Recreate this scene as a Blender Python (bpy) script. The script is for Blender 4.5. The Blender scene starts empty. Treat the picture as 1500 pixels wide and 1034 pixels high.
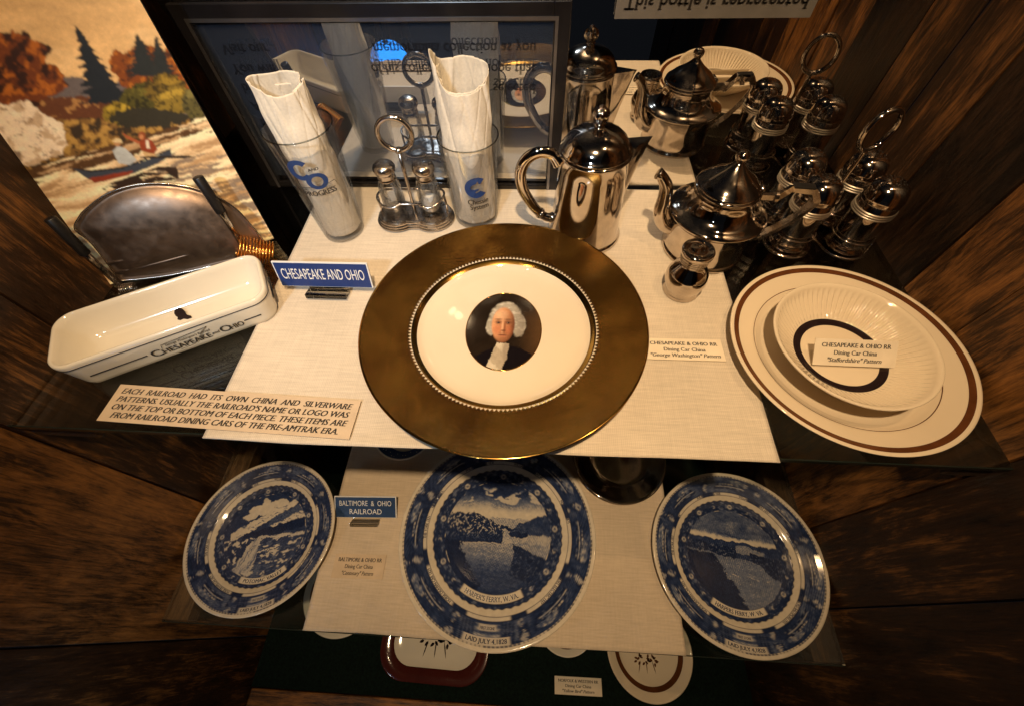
import bpy, math, random
import numpy as np
from mathutils import Matrix, Vector
random.seed(7)
C = bpy.context.scene.collection
SC = bpy.context.scene
PI = math.pi

# ------------------------------------------------------------------ camera
def rot_axes(pitch, roll, yaw):
    pt, ro, yw = np.radians([pitch, roll, yaw])
    fw = np.array([np.sin(yw)*np.cos(pt), np.cos(yw)*np.cos(pt), -np.sin(pt)])
    rt = np.array([np.cos(yw), -np.sin(yw), 0.0]); up = np.cross(rt, fw)
    return np.cos(ro)*rt+np.sin(ro)*up, -np.sin(ro)*rt+np.cos(ro)*up, fw
CR, CU, CF = rot_axes(57.0008, -2.4433, -5.1052)
CPOS = np.array([0.0, 0.0, 0.322])
FPX = 609.16                                       # focal length in pixels of a 1500 px wide frame
cam = bpy.data.objects.new('camera', bpy.data.cameras.new('camera'))
C.objects.link(cam)
M = Matrix.Identity(4)
for i in range(3):
    M[i][0] = CR[i]; M[i][1] = CU[i]; M[i][2] = -CF[i]; M[i][3] = CPOS[i]
cam.matrix_world = M
cam.data.sensor_width = 36; cam.data.lens = 36*FPX/1500
cam.data.clip_start = 0.01; cam.data.clip_end = 50
SC.camera = cam

# ------------------------------------------------------------------ world, lamps, exposure
w = bpy.data.worlds.new('World'); SC.world = w; w.use_nodes = True
w.node_tree.nodes['Background'].inputs[0].default_value = (0.55, 0.62, 0.8, 1)
w.node_tree.nodes['Background'].inputs[1].default_value = 0.008
SC.render.engine = 'CYCLES'
SC.view_settings.view_transform = 'Standard'; SC.view_settings.look = 'None'
SC.view_settings.exposure = 0.0; SC.view_settings.gamma = 1.0
SC.cycles.max_bounces = 10; SC.cycles.glossy_bounces = 6; SC.cycles.transparent_max_bounces = 24
SC.cycles.transmission_bounces = 8; SC.cycles.sample_clamp_indirect = 4.0
def lamp(name, kind, loc, aim, energy, col, size=0.05, spot=None, blend=1.0):
    l = bpy.data.lights.new(name, kind); l.energy = energy; l.color = col
    if kind == 'AREA': l.shape = 'DISK'; l.size = size
    else: l.shadow_soft_size = size
    if kind == 'SPOT': l.spot_size = math.radians(spot); l.spot_blend = blend
    o = bpy.data.objects.new(name, l); C.objects.link(o); o.location = loc
    o.rotation_euler = (Vector(aim)-Vector(loc)).to_track_quat('-Z', 'Y').to_euler()
    return o
lamp('warm_lamp', 'SPOT', (0.0, -0.06, 0.80), (-0.02, 0.27, 0.0), 35.0, (1.0, 0.70, 0.40), 0.016, 74, 1.0)
lamp('warm_lamp', 'SPOT', (0.30, 0.22, 0.80), (0.30, 0.28, 0.05), 5.0, (1.0, 0.62, 0.30), 0.010, 80, 1.0)
lamp('warm_lamp', 'SPOT', (-0.22, 0.10, 0.75), (-0.42, 0.32, 0.08), 8.0, (1.0, 0.68, 0.38), 0.010, 70, 1.0)  # added warm spot that brightens the poster corner
lamp('cool_fill_lamp', 'SPOT', (-0.32, -0.75, 0.95), (-0.17, 0.38, 0.05), 44.0, (0.70, 0.85, 1.0), 0.05, 26, 1.0)  # added cool fill on the napkins and the upper-left cloth

# ------------------------------------------------------------------ pixel helpers (1500 x 1034 frame)
def ray(q):
    v = CF*FPX + CR*(q[0]-750.0) - CU*(q[1]-517.0)
    return v/np.linalg.norm(v)
def at(px, py, z=0.0):
    v = ray((px, py)); return CPOS + v*((z-CPOS[2])/v[2])
def onplane(q, o, n):
    v = ray(q); return CPOS + v*(np.dot(np.asarray(o)-CPOS, n)/np.dot(v, n))
def toimg(P):
    d = np.asarray(P)-CPOS
    k = d@CF
    return 750.0+FPX*(d@CR)/k, 517.0-FPX*(d@CU)/k

# ------------------------------------------------------------------ object helpers
def thing(name, label, cat, loc=(0, 0, 0), rotz=0.0, group=None, matrix=None):
    o = bpy.data.objects.new(name, None); C.objects.link(o); o.empty_display_size = 0.02
    if matrix is not None: o.matrix_world = matrix
    else: o.location = loc; o.rotation_euler = (0, 0, rotz)
    o['label'] = label; o['category'] = cat
    if group: o['group'] = group
    return o
def tag(o, label, cat, group=None):
    o['label'] = label; o['category'] = cat
    if group: o['group'] = group
    return o
def mesh(name, data, mat, parent=None, smooth=True, cols=None, loc=None, autosmooth=None):
    V, F = data
    me = bpy.data.meshes.new(name)
    me.from_pydata([tuple(v) for v in V], [], [tuple(f) for f in F]); me.update()
    if smooth: me.polygons.foreach_set('use_smooth', [True]*len(me.polygons))
    if autosmooth:
        try: me.set_sharp_from_angle(angle=math.radians(autosmooth))
        except Exception: pass
    if cols is not None:
        a = me.color_attributes.new('paint', 'FLOAT_COLOR', 'POINT')
        c = np.ones((len(V), 4), dtype=np.float32); c[:, :3] = cols
        a.data.foreach_set('color', c.ravel())
    me.materials.append(mat)
    o = bpy.data.objects.new(name, me); C.objects.link(o)
    if parent: o.parent = parent
    if loc: o.location = loc
    return o
def join(*ds):
    V = []; F = []
    for v, f in ds:
        b = len(V); V += [tuple(x) for x in v]; F += [tuple(i+b for i in t) for t in f]
    return V, F
def move(d, t=(0, 0, 0), rz=0.0, s=1.0, M=None):
    V = np.array(d[0], float)*s
    if M is not None: V = V@np.array(M)[:3, :3].T + np.array(M)[:3, 3]
    c, sn = math.cos(rz), math.sin(rz)
    V = V@np.array([[c, sn, 0], [-sn, c, 0], [0, 0, 1]])
    return (V+np.array(t)).tolist(), d[1]
def box(x0, x1, y0, y1, z0, z1):
    V = [(x, y, z) for z in (z0, z1) for y in (y0, y1) for x in (x0, x1)]
    F = [(0, 2, 3, 1), (4, 5, 7, 6), (0, 1, 5, 4), (2, 6, 7, 3), (0, 4, 6, 2), (1, 3, 7, 5)]
    return V, F
def bevel(o, wdt=0.001, seg=2):
    m = o.modifiers.new('bevel', 'BEVEL'); m.width = wdt; m.segments = seg; m.limit_method = 'ANGLE'; return o
def lathe(prof, segs=64, fn=None):
    """prof: list of (r, z) bottom to top; fn(r,z,theta) may displace"""
    V = []; F = []; rings = []
    th = np.arange(segs)*2*PI/segs
    for r, z in prof:
        if r < 1e-6: rings.append((len(V),)); V.append((0, 0, z))
        else:
            rings.append(tuple(range(len(V), len(V)+segs)))
            for t in th:
                rr, zz = (r, z) if fn is None else fn(r, z, t)
                V.append((rr*math.cos(t), rr*math.sin(t), zz))
    for a, b in zip(rings[:-1], rings[1:]):
        for i in range(segs):
            j = (i+1) % segs
            if len(a) == 1 and len(b) == 1: continue
            if len(a) == 1: F.append((a[0], b[j], b[i]))
            elif len(b) == 1: F.append((a[i], a[j], b[0]))
            else: F.append((a[i], a[j], b[j], b[i]))
    return V, F
def smoothprof(pts, n=8):
    """Catmull-Rom through (r,z) points"""
    P = np.array(pts, float); out = []
    for i in range(len(P)-1):
        p0 = P[max(i-1, 0)]; p1 = P[i]; p2 = P[i+1]; p3 = P[min(i+2, len(P)-1)]
        for t in np.linspace(0, 1, n, endpoint=False):
            out.append(.5*((2*p1)+(-p0+p2)*t+(2*p0-5*p1+4*p2-p3)*t*t+(-p0+3*p1-3*p2+p3)*t**3))
    out.append(P[-1]); o = np.array(out)
    if o.shape[1] == 2: o[:, 0] = np.maximum(o[:, 0], 0)
    return [tuple(x) for x in o]
def tube(path, rad, segs=12, closed=False, sx=1.0, up=None):
    """sweep a circle (or ellipse, sx = width ratio) along 3-D points; rad may be list"""
    P = np.array(path, float); n = len(P)
    if np.isscalar(rad): rad = [rad]*n
    V = []; F = []
    prev = None
    for i in range(n):
        if closed: t = P[(i+1) % n]-P[i-1]
        else: t = P[min(i+1, n-1)]-P[max(i-1, 0)]
        t = t/np.linalg.norm(t)
        if prev is None:
            a = np.array(up if up is not None else ((0, 0, 1) if abs(t[2]) < .9 else (1, 0, 0)), float)
        else: a = prev
        a = a-t*(a@t); a /= np.linalg.norm(a); prev = a
        b = np.cross(t, a)
        for k in range(segs):
            an = 2*PI*k/segs
            V.append(tuple(P[i]+a*rad[i]*math.cos(an)+b*rad[i]*sx*math.sin(an)))
    m = n if closed else n-1
    for i in range(m):
        for k in range(segs):
            k2 = (k+1) % segs; i2 = (i+1) % n
            F.append((i*segs+k, i*segs+k2, i2*segs+k2, i2*segs+k))
    if not closed:
        F.append(tuple(range(segs))[::-1]); F.append(tuple((n-1)*segs+k for k in range(segs)))
    return V, F
def rrect(wx, wy, r, n=8):
    out = []
    for cx, cy, a0 in ((wx-r, wy-r, 0), (-wx+r, wy-r, 90), (-wx+r, -wy+r, 180), (wx-r, -wy+r, 270)):
        for k in range(n+1):
            a = math.radians(a0+90*k/n); out.append((cx+r*math.cos(a), cy+r*math.sin(a)))
    return out
def loft(loops, cap0=True, cap1=True):
    """loops: equally long lists of 3-D points"""
    V = []; F = []; n = len(loops[0])
    for l in loops: V += [tuple(x) for x in l]
    for a in range(len(loops)-1):
        for i in range(n):
            j = (i+1) % n; F.append((a*n+i, a*n+j, (a+1)*n+j, (a+1)*n+i))
    if cap0: F.append(tuple(range(n))[::-1])
    if cap1: F.append(tuple((len(loops)-1)*n+i for i in range(n)))
    return V, F
def prism(outline, z0, z1):
    return loft([[(x, y, z0) for x, y in outline], [(x, y, z1) for x, y in outline]])
def gridsheet(nx, ny):
    F = []
    for j in range(ny-1):
        for i in range(nx-1):
            a = j*nx+i; F.append((a, a+1, a+nx+1, a+nx))
    return F
def frame(o, ex, ey):
    o, ex, ey = [np.asarray(v, float) for v in (o, ex, ey)]
    ex = ex/np.linalg.norm(ex); ey = ey-ex*(ex@ey); ey /= np.linalg.norm(ey); ez = np.cross(ex, ey)
    m = Matrix.Identity(4)
    for i in range(3): m[i][0] = ex[i]; m[i][1] = ey[i]; m[i][2] = ez[i]; m[i][3] = o[i]
    return m
def text(s, size, bold=0.0, shear=0.0, align='CENTER', width=None, sx=1.0, ext=0.0, space=1.0, serif=0.0, heavy=0.0):
    """flat lettering; serif adds small feet at the stem ends, heavy thickens the strokes sideways (both in em)"""
    cu = bpy.data.curves.new('lettering_curve', 'FONT'); cu.body = s; cu.size = 1.0
    cu.align_x = align; cu.offset = bold; cu.space_character = space; cu.resolution_u = 3
    ob = bpy.data.objects.new('lettering_tmp', cu); C.objects.link(ob)
    dg = bpy.context.evaluated_depsgraph_get(); dg.update()
    me = ob.evaluated_get(dg).to_mesh()
    V = np.array([v.co[:] for v in me.vertices], float).reshape(-1, 3); F = [tuple(p.vertices) for p in me.polygons]
    bpy.data.objects.remove(ob); bpy.data.curves.remove(cu)
    V = V.tolist()
    if serif:
        cnt = {}
        for f in F:
            for i in range(len(f)):
                a, b = f[i], f[(i+1) % len(f)]; k = (min(a, b), max(a, b)); cnt[k] = cnt.get(k, 0)+1
        for (a, b), c_ in list(cnt.items()):
            if c_ != 1: continue
            (x0, y0, _), (x1, y1, _) = V[a], V[b]
            ln = abs(x1-x0)
            if abs(y1-y0) > .004 or ln < .04 or ln > .17: continue
            lo_ = abs(y0) < .03; hi_ = abs(y0-.70) < .05 or abs(y0-.50) < .05 or abs(y0-.74) < .03
            if not (lo_ or hi_): continue
            ya, yb_ = (y0, y0+serif*.62) if lo_ else (y0-serif*.62, y0)
            n0 = len(V); xa, xb = min(x0, x1)-serif, max(x0, x1)+serif
            V += [[xa, ya, .004], [xb, ya, .004], [xb, yb_, .004], [xa, yb_, .004]]; F.append((n0, n0+1, n0+2, n0+3))
    if heavy:
        n0 = len(V); F = F+[tuple(i+n0 for i in f) for f in F]
        V = [[x-heavy/2, y, z] for x, y, z in V]+[[x+heavy/2, y, z+.006] for x, y, z in V]
    V = np.array(V, float).reshape(-1, 3)
    V[:, 1] -= .35; V[:, 0] += shear*V[:, 1]
    V *= size
    if width is not None and len(V): sx = width/(V[:, 0].max()-V[:, 0].min())
    V[:, 0] *= sx
    return V.tolist(), F
def shift(d, x=0, y=0, z=0): return (np.array(d[0])+np.array((x, y, z))).tolist(), d[1]
def arc_text(s, size, r, ang, zf, inward=False, bold=0.02, sx=1.0, width=None):
    """letters bent round a plate; ang = direction of the middle (degrees, x axis = 0, counter-clockwise)"""
    V, F = text(s, size, 0, 0, sx=sx, width=width, serif=.05, heavy=.05); out = []
    for x, y, z in V:
        if inward: rr = r-y; a = math.radians(ang)+x/r
        else: rr = r+y; a = math.radians(ang)-x/r
        out.append((rr*math.cos(a), rr*math.sin(a), zf(rr)+z))
    return out, F

# ------------------------------------------------------------------ numpy noise
def _h(ix, iy, s):
    v = np.sin(ix*127.1+iy*311.7+s*74.7)*43758.5453
    return v-np.floor(v)
def vnoise(x, y, s=0.0):
    ix = np.floor(x); iy = np.floor(y); fx = x-ix; fy = y-iy
    fx = fx*fx*(3-2*fx); fy = fy*fy*(3-2*fy)
    return (_h(ix, iy, s)*(1-fx)+_h(ix+1, iy, s)*fx)*(1-fy)+(_h(ix, iy+1, s)*(1-fx)+_h(ix+1, iy+1, s)*fx)*fy
def fbm(x, y, s=0.0, o=4):
    a = 0; t = 0
    for k in range(o):
        wgt = .5**k; a = a+wgt*vnoise(x*2**k, y*2**k, s+k*3.1); t += wgt
    return a/t
def sstep(a, b, x):
    t = np.clip((x-a)/(b-a), 0, 1); return t*t*(3-2*t)
def inpoly(x, y, poly):
    c = np.zeros(x.shape, bool); n = len(poly)
    for i in range(n):
        x0, y0 = poly[i]; x1, y1 = poly[(i+1) % n]
        if y0 == y1: continue
        k = ((y0 > y) != (y1 > y)) & (x < (x1-x0)*(y-y0)/(y1-y0)+x0)
        c ^= k
    return c
def mixc(c, m, col):
    m = np.asarray(m, float)[:, None]; return c*(1-m)+np.array(col)*m

# ------------------------------------------------------------------ materials
def mat(name): 
    m = bpy.data.materials.new(name); m.use_nodes = True; n = m.node_tree.nodes; n.clear()
    out = n.new('ShaderNodeOutputMaterial'); return m, m.node_tree, n, out
def principled(name, col, rough=0.5, metal=0.0, spec=0.5, coat=0.0, attr=None, noise=None, bump=None, rn=None, sheen=0):
    """noise=(scale, amount) darkens/lightens; bump=(scale, strength, dist)"""
    m, t, n, out = mat(name); L = t.links
    b = n.new('ShaderNodeBsdfPrincipled'); L.new(b.outputs[0], out.inputs[0])
    b.inputs['Roughness'].default_value = rough; b.inputs['Metallic'].default_value = metal
    b.inputs['Specular IOR Level'].default_value = spec; b.inputs['Coat Weight'].default_value = coat
    b.inputs['Coat Roughness'].default_value = 0.025
    b.inputs['Sheen Weight'].default_value = sheen
    tc = n.new('ShaderNodeTexCoord')
    src = None
    if attr:
        a = n.new('ShaderNodeAttribute'); a.attribute_name = attr; src = a.outputs['Color']
    else:
        r = n.new('ShaderNodeRGB'); r.outputs[0].default_value = (*col, 1); src = r.outputs[0]
    if noise:
        nz = n.new('ShaderNodeTexNoise'); nz.inputs['Scale'].default_value = noise[0]; nz.inputs['Detail'].default_value = 6
        L.new(tc.outputs['Object'], nz.inputs['Vector'])
        mr = n.new('ShaderNodeMapRange'); mr.inputs['From Min'].default_value = .3; mr.inputs['From Max'].default_value = .7
        mr.inputs['To Min'].default_value = 1-noise[1]; mr.inputs['To Max'].default_value = 1+noise[1]*.5
        L.new(nz.outputs['Fac'], mr.inputs['Value'])
        mx = n.new('ShaderNodeVectorMath'); mx.operation = 'SCALE'
        L.new(src, mx.inputs[0]); L.new(mr.outputs[0], mx.inputs['Scale']); src = mx.outputs[0]
    L.new(src, b.inputs['Base Color'])
    if rn:
        nz = n.new('ShaderNodeTexNoise'); nz.inputs['Scale'].default_value = rn[0]; nz.inputs['Detail'].default_value = 5
        L.new(tc.outputs['Object'], nz.inputs['Vector'])
        mr = n.new('ShaderNodeMapRange'); mr.inputs['From Min'].default_value = .35; mr.inputs['From Max'].default_value = .7
        mr.inputs['To Min'].default_value = rn[1]; mr.inputs['To Max'].default_value = rn[2]
        L.new(nz.outputs['Fac'], mr.inputs['Value']); L.new(mr.outputs[0], b.inputs['Roughness'])
    if bump:
        nz = n.new('ShaderNodeTexNoise'); nz.inputs['Scale'].default_value = bump[0]; nz.inputs['Detail'].default_value = 4
        L.new(tc.outputs['Object'], nz.inputs['Vector'])
        bp = n.new('ShaderNodeBump'); bp.inputs['Strength'].default_value = bump[1]; bp.inputs['Distance'].default_value = bump[2]
        L.new(nz.outputs['Fac'], bp.inputs['Height']); L.new(bp.outputs[0], b.inputs['Normal'])
    return m
def wood(name, dark, mid, light, gs=1.0, rough=0.42):
    """boards run along local z; per-board tone in the attribute 'paint' (r), offset in g"""
    m, t, n, out = mat(name); L = t.links
    b = n.new('ShaderNodeBsdfPrincipled'); L.new(b.outputs[0], out.inputs[0])
    tc = n.new('ShaderNodeTexCoord'); at_ = n.new('ShaderNodeAttribute'); at_.attribute_name = 'paint'
    sp = n.new('ShaderNodeSeparateColor'); L.new(at_.outputs['Color'], sp.inputs[0])
    ofs = n.new('ShaderNodeVectorMath'); ofs.operation = 'MULTIPLY_ADD'
    L.new(at_.outputs['Color'], ofs.inputs[0]); ofs.inputs[1].default_value = (7.3, 3.1, 9.7); L.new(tc.outputs['Object'], ofs.inputs[2])
    def nz(scale, det, rg, dist=0.0):
        mp = n.new('ShaderNodeMapping'); mp.inputs['Scale'].default_value = scale; L.new(ofs.outputs[0], mp.inputs[0])
        k = n.new('ShaderNodeTexNoise'); k.inputs['Scale'].default_value = 1; k.inputs['Detail'].default_value = det
        k.inputs['Roughness'].default_value = rg; k.inputs['Distortion'].default_value = dist
        L.new(mp.outputs[0], k.inputs['Vector']); return k.outputs['Fac']
    g1 = nz((60*gs, 60*gs, 11*gs), 9, .68, 1.2)     # broad figure along the board
    g2 = nz((330*gs, 330*gs, 34*gs), 8, .75, .4)    # fine fibres and pores
    g3 = nz((13, 13, 8), 6, .66)                    # worn patches
    g4 = nz((900*gs, 900*gs, 26*gs), 3, .6)         # hairline scratches
    def mth(op, a, bb):
        k = n.new('ShaderNodeMath'); k.operation = op
        for i, v in enumerate((a, bb)):
            if isinstance(v, (int, float)): k.inputs[i].default_value = v
            else: L.new(v, k.inputs[i])
        return k.outputs[0]
    s = mth('ADD', mth('MULTIPLY', g1, .44), mth('ADD', mth('MULTIPLY', g2, .34), mth('ADD', mth('MULTIPLY', g3, .34), mth('MULTIPLY', g4, .14))))
    s = mth('ADD', s, mth('MULTIPLY', mth('SUBTRACT', sp.outputs[0], .55), .22))
    cr = n.new('ShaderNodeValToRGB'); e = cr.color_ramp.elements
    e[0].position = .49; e[0].color = (*dark, 1); e[1].position = .80; e[1].color = (*light, 1)
    k = e.new(.635); k.color = (*mid, 1)
    L.new(s, cr.inputs[0]); L.new(cr.outputs[0], b.inputs['Base Color'])
    b.inputs['Roughness'].default_value = rough; b.inputs['Specular IOR Level'].default_value = .35
    rr = n.new('ShaderNodeMapRange'); rr.inputs['To Min'].default_value = rough-.14; rr.inputs['To Max'].default_value = rough+.3
    L.new(g1, rr.inputs['Value']); L.new(rr.outputs[0], b.inputs['Roughness'])
    bp = n.new('ShaderNodeBump'); bp.inputs['Strength'].default_value = .55; bp.inputs['Distance'].default_value = .0012
    L.new(mth('ADD', g2, g1), bp.inputs['Height']); L.new(bp.outputs[0], b.inputs['Normal'])
    return m
def linen(name, col):
    m, t, n, out = mat(name); L = t.links
    b = n.new('ShaderNodeBsdfPrincipled'); L.new(b.outputs[0], out.inputs[0]); b.inputs['Roughness'].default_value = .92
    b.inputs['Specular IOR Level'].default_value = .15; b.inputs['Sheen Weight'].default_value = .15
    tc = n.new('ShaderNodeTexCoord')
    def wv(axis, sc, dis):
        k = n.new('ShaderNodeTexWave'); k.wave_type = 'BANDS'; k.bands_direction = axis
        k.inputs['Scale'].default_value = sc; k.inputs['Distortion'].default_value = dis; k.inputs['Detail'].default_value = 3
        k.inputs['Detail Scale'].default_value = 1.2
        L.new(tc.outputs['Object'], k.inputs['Vector']); return k.outputs['Fac']
    a = wv('X', 200, 1.0); c = wv('Y', 230, 1.0)
    def slub(sc):
        mp = n.new('ShaderNodeMapping'); mp.inputs['Scale'].default_value = sc; L.new(tc.outputs['Object'], mp.inputs[0])
        k = n.new('ShaderNodeTexNoise'); k.inputs['Scale'].default_value = 1; k.inputs['Detail'].default_value = 5
        L.new(mp.outputs[0], k.inputs['Vector']); return k.outputs['Fac']
    s1 = slub((40, 500, 1)); s2 = slub((420, 30, 1)); s3 = slub((9, 9, 9))
    def mth(op, x, y):
        k = n.new('ShaderNodeMath'); k.operation = op
        for i, v in enumerate((x, y)):
            if isinstance(v, (int, float)): k.inputs[i].default_value = v
            else: L.new(v, k.inputs[i])
        return k.outputs[0]
    weave = mth('ADD', mth('MULTIPLY', a, .5), mth('MULTIPLY', c, .5))
    tot = mth('ADD', mth('MULTIPLY', weave, .22), mth('ADD', mth('MULTIPLY', s1, .42), mth('ADD', mth('MULTIPLY', s2, .2), mth('MULTIPLY', s3, .38))))
    mr = n.new('ShaderNodeMapRange'); mr.inputs['From Min'].default_value = .35; mr.inputs['From Max'].default_value = .85
    mr.inputs['To Min'].default_value = .66; mr.inputs['To Max'].default_value = 1.12; L.new(tot, mr.inputs['Value'])
    mx = n.new('ShaderNodeVectorMath'); mx.operation = 'SCALE'; mx.inputs[0].default_value = col; L.new(mr.outputs[0], mx.inputs['Scale'])
    L.new(mx.outputs[0], b.inputs['Base Color'])
    bp = n.new('ShaderNodeBump'); bp.inputs['Strength'].default_value = .8; bp.inputs['Distance'].default_value = .0007
    L.new(tot, bp.inputs['Height']); L.new(bp.outputs[0], b.inputs['Normal'])
    return m
def glass(name, tint=(1, 1, 1), edge=(.75, .78, .78), refl=1.0, rough=0.0, ior=1.5):
    m, t, n, out = mat(name); L = t.links
    tr = n.new('ShaderNodeBsdfTransparent'); gl = n.new('ShaderNodeBsdfGlossy'); gl.inputs['Roughness'].default_value = rough
    fr = n.new('ShaderNodeFresnel'); fr.inputs['IOR'].default_value = ior
    lw = n.new('ShaderNodeLayerWeight'); lw.inputs['Blend'].default_value = .25
    mc = n.new('ShaderNodeMix'); mc.data_type = 'RGBA'
    mc.inputs['A'].default_value = (*tint, 1); mc.inputs['B'].default_value = (*edge, 1)
    pw = n.new('ShaderNodeMath'); pw.operation = 'POWER'; pw.inputs[1].default_value = 3.5
    L.new(lw.outputs['Facing'], pw.inputs[0]); L.new(pw.outputs[0], mc.inputs['Factor']); L.new(mc.outputs['Result'], tr.inputs['Color'])
    mu = n.new('ShaderNodeMath'); mu.operation = 'MULTIPLY'; mu.inputs[1].default_value = refl; L.new(fr.outputs[0], mu.inputs[0])
    mx = n.new('ShaderNodeMixShader'); L.new(mu.outputs[0], mx.inputs[0]); L.new(tr.outputs[0], mx.inputs[1]); L.new(gl.outputs[0], mx.inputs[2])
    L.new(mx.outputs[0], out.inputs[0]); return m
def goldmat(name):
    m, t, n, out = mat(name); L = t.links
    b = n.new('ShaderNodeBsdfPrincipled'); L.new(b.outputs[0], out.inputs[0])
    b.inputs['Metallic'].default_value = .95; b.inputs['Roughness'].default_value = .24
    tc = n.new('ShaderNodeTexCoord')
    vo = n.new('ShaderNodeTexWave'); vo.wave_type = 'RINGS'; vo.rings_direction = 'Z'; vo.inputs['Scale'].default_value = 62; vo.inputs['Distortion'].default_value = 9; vo.inputs['Detail'].default_value = 2; vo.inputs['Detail Scale'].default_value = 2.2
    nz = n.new('ShaderNodeTexNoise'); nz.inputs['Scale'].default_value = 22; nz.inputs['Detail'].default_value = 6; nz.inputs['Distortion'].default_value = 1.0
    L.new(tc.outputs['Object'], vo.inputs['Vector']); L.new(tc.outputs['Object'], nz.inputs['Vector'])
    ad = n.new('ShaderNodeMath'); L.new(vo.outputs['Fac'], ad.inputs[0]); ad.inputs[1].default_value = 0
    bp = n.new('ShaderNodeBump'); bp.inputs['Strength'].default_value = .20; bp.inputs['Distance'].default_value = .00028
    L.new(ad.outputs[0], bp.inputs['Height']); L.new(bp.outputs[0], b.inputs['Normal'])
    cr = n.new('ShaderNodeValToRGB'); e = cr.color_ramp.elements
    e[0].position = .35; e[0].color = (.15, .068, .015, 1); e[1].position = .72; e[1].color = (.36, .185, .038, 1)
    L.new(nz.outputs['Fac'], cr.inputs[0]); L.new(cr.outputs[0], b.inputs['Base Color'])
    return m

M_WOOD = wood('stained_boards', (.008, .0042, .0024), (.046, .0195, .0068), (.36, .150, .036), 1.0, .38)
M_CLEAT = wood('cleat_wood', (.03, .016, .008), (.09, .045, .018), (.24, .13, .055), 1.3, .6)
M_SILVER = principled('polished_silver', (.60, .53, .46), .10, 1.0, noise=(60, .25), rn=(50, .04, .15), bump=(48, .10, .0007))
M_SILVER_W = principled('worn_silver_plate', (.60, .52, .44), .2, 1.0, noise=(90, .3), rn=(60, .1, .34))
M_SILVER_S = principled('brushed_silver', (.58, .51, .45), .16, 1.0, noise=(70, .2), rn=(60, .05, .13), bump=(60, .06, .0005))
M_PEWTER = principled('dark_pewter', (.27, .20, .155), .40, .95, noise=(80, .2), rn=(120, .36, .52), bump=(500, .10, .0003))
M_GOLD = goldmat('etched_gold'); M_GOLDP = principled('plain_gold', (.55, .32, .08), .14, 1.0, noise=(50, .2))
M_CHINA = principled('cream_china', (.72, .61, .45), .05, 0, .5, .5, noise=(12, .06))
M_CHINAW = principled('white_china', (.72, .66, .54), .10, 0, .5, .5, noise=(14, .06))
M_CHINAP = principled('printed_china', (1, 1, 1), .09, 0, .5, 0, attr='paint', noise=(160, .10))
M_PRINT = principled('printed_paper', (1, 1, 1), .6, 0, .25, attr='paint', noise=(220, .08))
M_LINEN = linen('cream_linen', (.63, .55, .44))
M_LINEN2 = linen('tan_linen', (.58, .48, .36))
M_NAPKIN = principled('paper_napkin', (.70, .64, .54), .95, 0, .05, noise=(420, .10), bump=(700, .25, .0004))
M_PAPER = principled('card_paper', (.72, .63, .49), .8, 0, .2, noise=(60, .08))
M_PAPERT = principled('tan_card_paper', (.55, .43, .30), .8, 0, .2, noise=(60, .1))
M_INK = principled('black_ink', (.02, .017, .015), .6); M_INKB = principled('blue_ink', (.012, .045, .17), .4)
M_INKBR = principled('brown_band_glaze', (.105, .036, .012), .16, 0, .5, .4, noise=(90, .25))
M_INKDK = principled('dark_band_glaze', (.018, .011, .012), .14, 0, .5, .4, noise=(90, .3))
M_INKW = principled('engraved_white', (.75, .75, .74), .5)
M_BLUE = principled('blue_sign_plastic', (.012, .035, .16), .4, 0, .4, noise=(80, .12)); M_BLUE2 = principled('faded_blue_plastic', (.018, .045, .12), .45, 0, .4, noise=(80, .2))
M_NAVY = principled('navy_inlay', (.014, .018, .05), .5, noise=(60, .2))
M_RUBBER = principled('black_rubber', (.012, .011, .011), .38, 0, .4, noise=(200, .3))
M_COPPER = principled('copper_spring_wire', (1.0, .45, .10), .22, 1.0)
M_BAND = principled('bright_band', (.86, .78, .66), .38, 1.0)
M_STEEL = principled('steel_wire', (.62, .58, .53), .15, 1.0)
M_GLASS = glass('clear_glass', (.995, .995, .995), (.90, .92, .92), .45)
M_GLASS2 = glass('pressed_glass', (.985, .985, .985), (.84, .86, .86), .7)
M_SHELF = glass('shelf_glass', (.95, .97, .96), (.90, .93, .92), .9)
M_GEDGE = principled('shelf_glass_edge', (.012, .018, .015), .15, 0, .6)
M_ACRYL = glass('acrylic', (.92, .92, .90), (.5, .5, .48), 1.0)
M_SALT = principled('table_salt', (.80, .76, .68), .95, bump=(900, .5, .0005))
M_FELT = principled('dark_green_felt', (.004, .010, .007), .95, 0, .1, noise=(300, .5), bump=(900, .6, .0006), sheen=.05)
M_MAROON = principled('maroon_glaze', (.065, .013, .010), .12, 0, .5, .5, noise=(40, .15))
M_BACK = principled('poster_backing', (.05, .028, .016), .9, noise=(50, .2))
m, t, n, out = mat('mirror_silvering'); g_ = n.new('ShaderNodeBsdfGlossy'); g_.inputs['Roughness'].default_value = .004
g_.inputs['Color'].default_value = (.86, .85, .83, 1); t.links.new(g_.outputs[0], out.inputs[0]); M_MIRROR = m

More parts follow.
